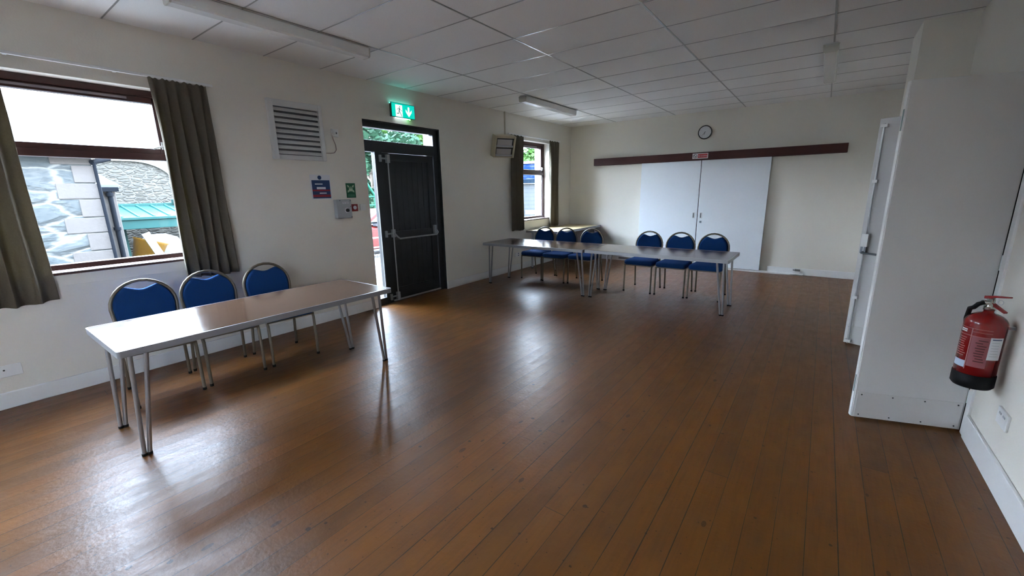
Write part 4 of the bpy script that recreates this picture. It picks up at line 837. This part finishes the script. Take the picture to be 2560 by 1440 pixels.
# trees
leafm = mat('yellow_green_leaf', (0.0132, 0.033, 0.006), 0.7, noise=(1.5, 0.45), spec=0.06); leafm2 = mat('blue_green_leaf', (0.0072, 0.0204, 0.0108), 0.7, noise=(1.2, 0.45), spec=0.06); bark = mat('grey_bark', (0.10, 0.08, 0.06), 0.9, bump=0.6, bscale=20)  # two leaf greens, one yellowish and one bluish
def tree(x, y, blobs, n, leaf, label, size, seed):
    rnd = random.Random(seed); e = empty('broadleaf_tree', (x, y, gz)); tag(e, label, 'tree', 'trees beyond the yard')
    m_ = MB(); m_.tube([(0, 0, 0), (0.05, 0.02, 1.5), (-0.05, 0.1, 3.2), (0.05, 0, 4.6)], [0.20, 0.15, 0.11, 0.05], 10)
    for k in range(6):
        a = rnd.uniform(0, 6.28); z = rnd.uniform(1.2, 3.0); m_.tube([(0, 0, z), (0.7*math.cos(a), 0.7*math.sin(a), z+0.6), (1.4*math.cos(a), 1.4*math.sin(a), z+1.1)], [0.07, 0.05, 0.02], 7)
    m_.obj('trunk', bark, e)
    m_ = MB(); vs_, fs_ = [], []
    for k in range(n):
        bx, by, bz, rx, ry, rz = blobs[k % len(blobs)]
        d = Vector((rnd.gauss(0, 1), rnd.gauss(0, 1), rnd.gauss(0, 1))).normalized()*(rnd.uniform(0.45, 1.0)**0.5)
        c = Vector((bx+d.x*rx, by+d.y*ry, bz+d.z*rz)); t = Vector((rnd.gauss(0, 1), rnd.gauss(0, 1), rnd.gauss(0, 0.6))).normalized(); b = t.orthogonal().normalized(); s = size*rnd.uniform(0.6, 1.3)
        o = len(vs_); vs_ += [c-t*s, c+b*s*0.5, c+t*s, c-b*s*0.5]; fs_.append((o, o+1, o+2, o+3))
    m_.add(vs_, fs_); m_.obj('foliage', leaf, e)
def blob(rnd, k, R, z0, z1): return [(rnd.uniform(-R, R), rnd.uniform(-R, R), rnd.uniform(z0, z1), rnd.uniform(0.6, 1.1), rnd.uniform(0.6, 1.1), rnd.uniform(0.5, 0.9)) for _ in range(k)]
tree(-12.2, 12.4, blob(random.Random(1), 26, 1.9, 1.0, 5.0), 15000, leafm2, 'blue green leafy tree seen through the left of the glass over the exit door', 0.16, 11)
tree(-15.8, 17.8, blob(random.Random(2), 26, 2.0, 1.0, 5.0), 15000, leafm, 'bright green leafy tree seen through the right of the glass over the exit door', 0.16, 12)
tree(-9.5, 25.5, blob(random.Random(3), 34, 2.6, 1.6, 4.3), 6000, leafm, 'green leafy tree above the shed roof in the far window', 0.16, 13)
tree(-22.5, 21.5, blob(random.Random(4), 26, 2.6, 0.8, 6.0), 12000, leafm2, 'dark leafy tree standing behind the two trees by the exit door', 0.2, 14)
# shed
e = empty('white_shed', (-5.1, 15.0, gz)); tag(e, 'white boarded shed with a blue sheeted roof outside the far window', 'shed')
boards = stripes_material('white_weatherboard', (0.0276, 0.0299, 0.0312), (0.00651, 0.00976, 0.0111), 'Z', 0.165, 0.07)
MB().box(-3.2, 1.6, 0, 4, 0, 2.02).obj('wall', boards, e)
m_ = MB(); m_.add([(-3.4, -0.15, 2.18), (1.7, -0.15, 2.18), (1.7, 1.8, 2.95), (-3.4, 1.8, 2.95)], [(0, 1, 2, 3)]); m_.add([(-3.4, 1.8, 2.95), (1.7, 1.8, 2.95), (1.7, 4.1, 2.18), (-3.4, 4.1, 2.18)], [(0, 1, 2, 3)])
M = mat('blue_sheeting_with_white_patches', (0.10, 0.30, 0.75), 1.0, spec=0.0); n, l = nd(M); g2 = n.new('ShaderNodeNewGeometry'); mp = n.new('ShaderNodeMapping'); mp.inputs['Scale'].default_value = (1.2, 3, 5); l.new(g2.outputs['Position'], mp.inputs[0])
l.new(mixc(n, l, ramp(n, l, noise(n, l, mp.outputs[0], 2.2, 4), 0.56, 0.61), (0.0018, 0.0050, 0.018), (0.018, 0.020, 0.021)), n['Principled BSDF'].inputs['Base Color'])
rf = m_.obj('roof_sheeting', M, e); sd = rf.modifiers.new('t', 'SOLIDIFY'); sd.thickness = 0.04
MB().box(-3.4, 1.7, 1.72, 1.90, 2.95, 3.06).obj('roof_ridge', mat('white_ridge', (0.08, 0.072, 0.068), 0.5), e)
MB().box(-3.4, 1.7, -0.17, -0.13, 2.02, 2.19).obj('fascia', mat('pale_blue_fascia', (0.003, 0.006, 0.010), 0.9, spec=0.0), e)
sg = empty('parking_sign', (-5.13, 14.995, 0.60)); tag(sg, 'yellow no parking sign low on the white shed', 'sign')
MB().obox(FW0, -0.24, 0.24, 0, 0.17, 0, 0.01).obj('board', mat('yellow_sign', (0.063, 0.0525, 0.0147), 0.5), sg)
text('sign_text', 'No Parking', 0.10, mat('brown_print', (0.18, 0.10, 0.02), 0.5), sg, (0, -0.0112, 0.085), RF, 0.001)
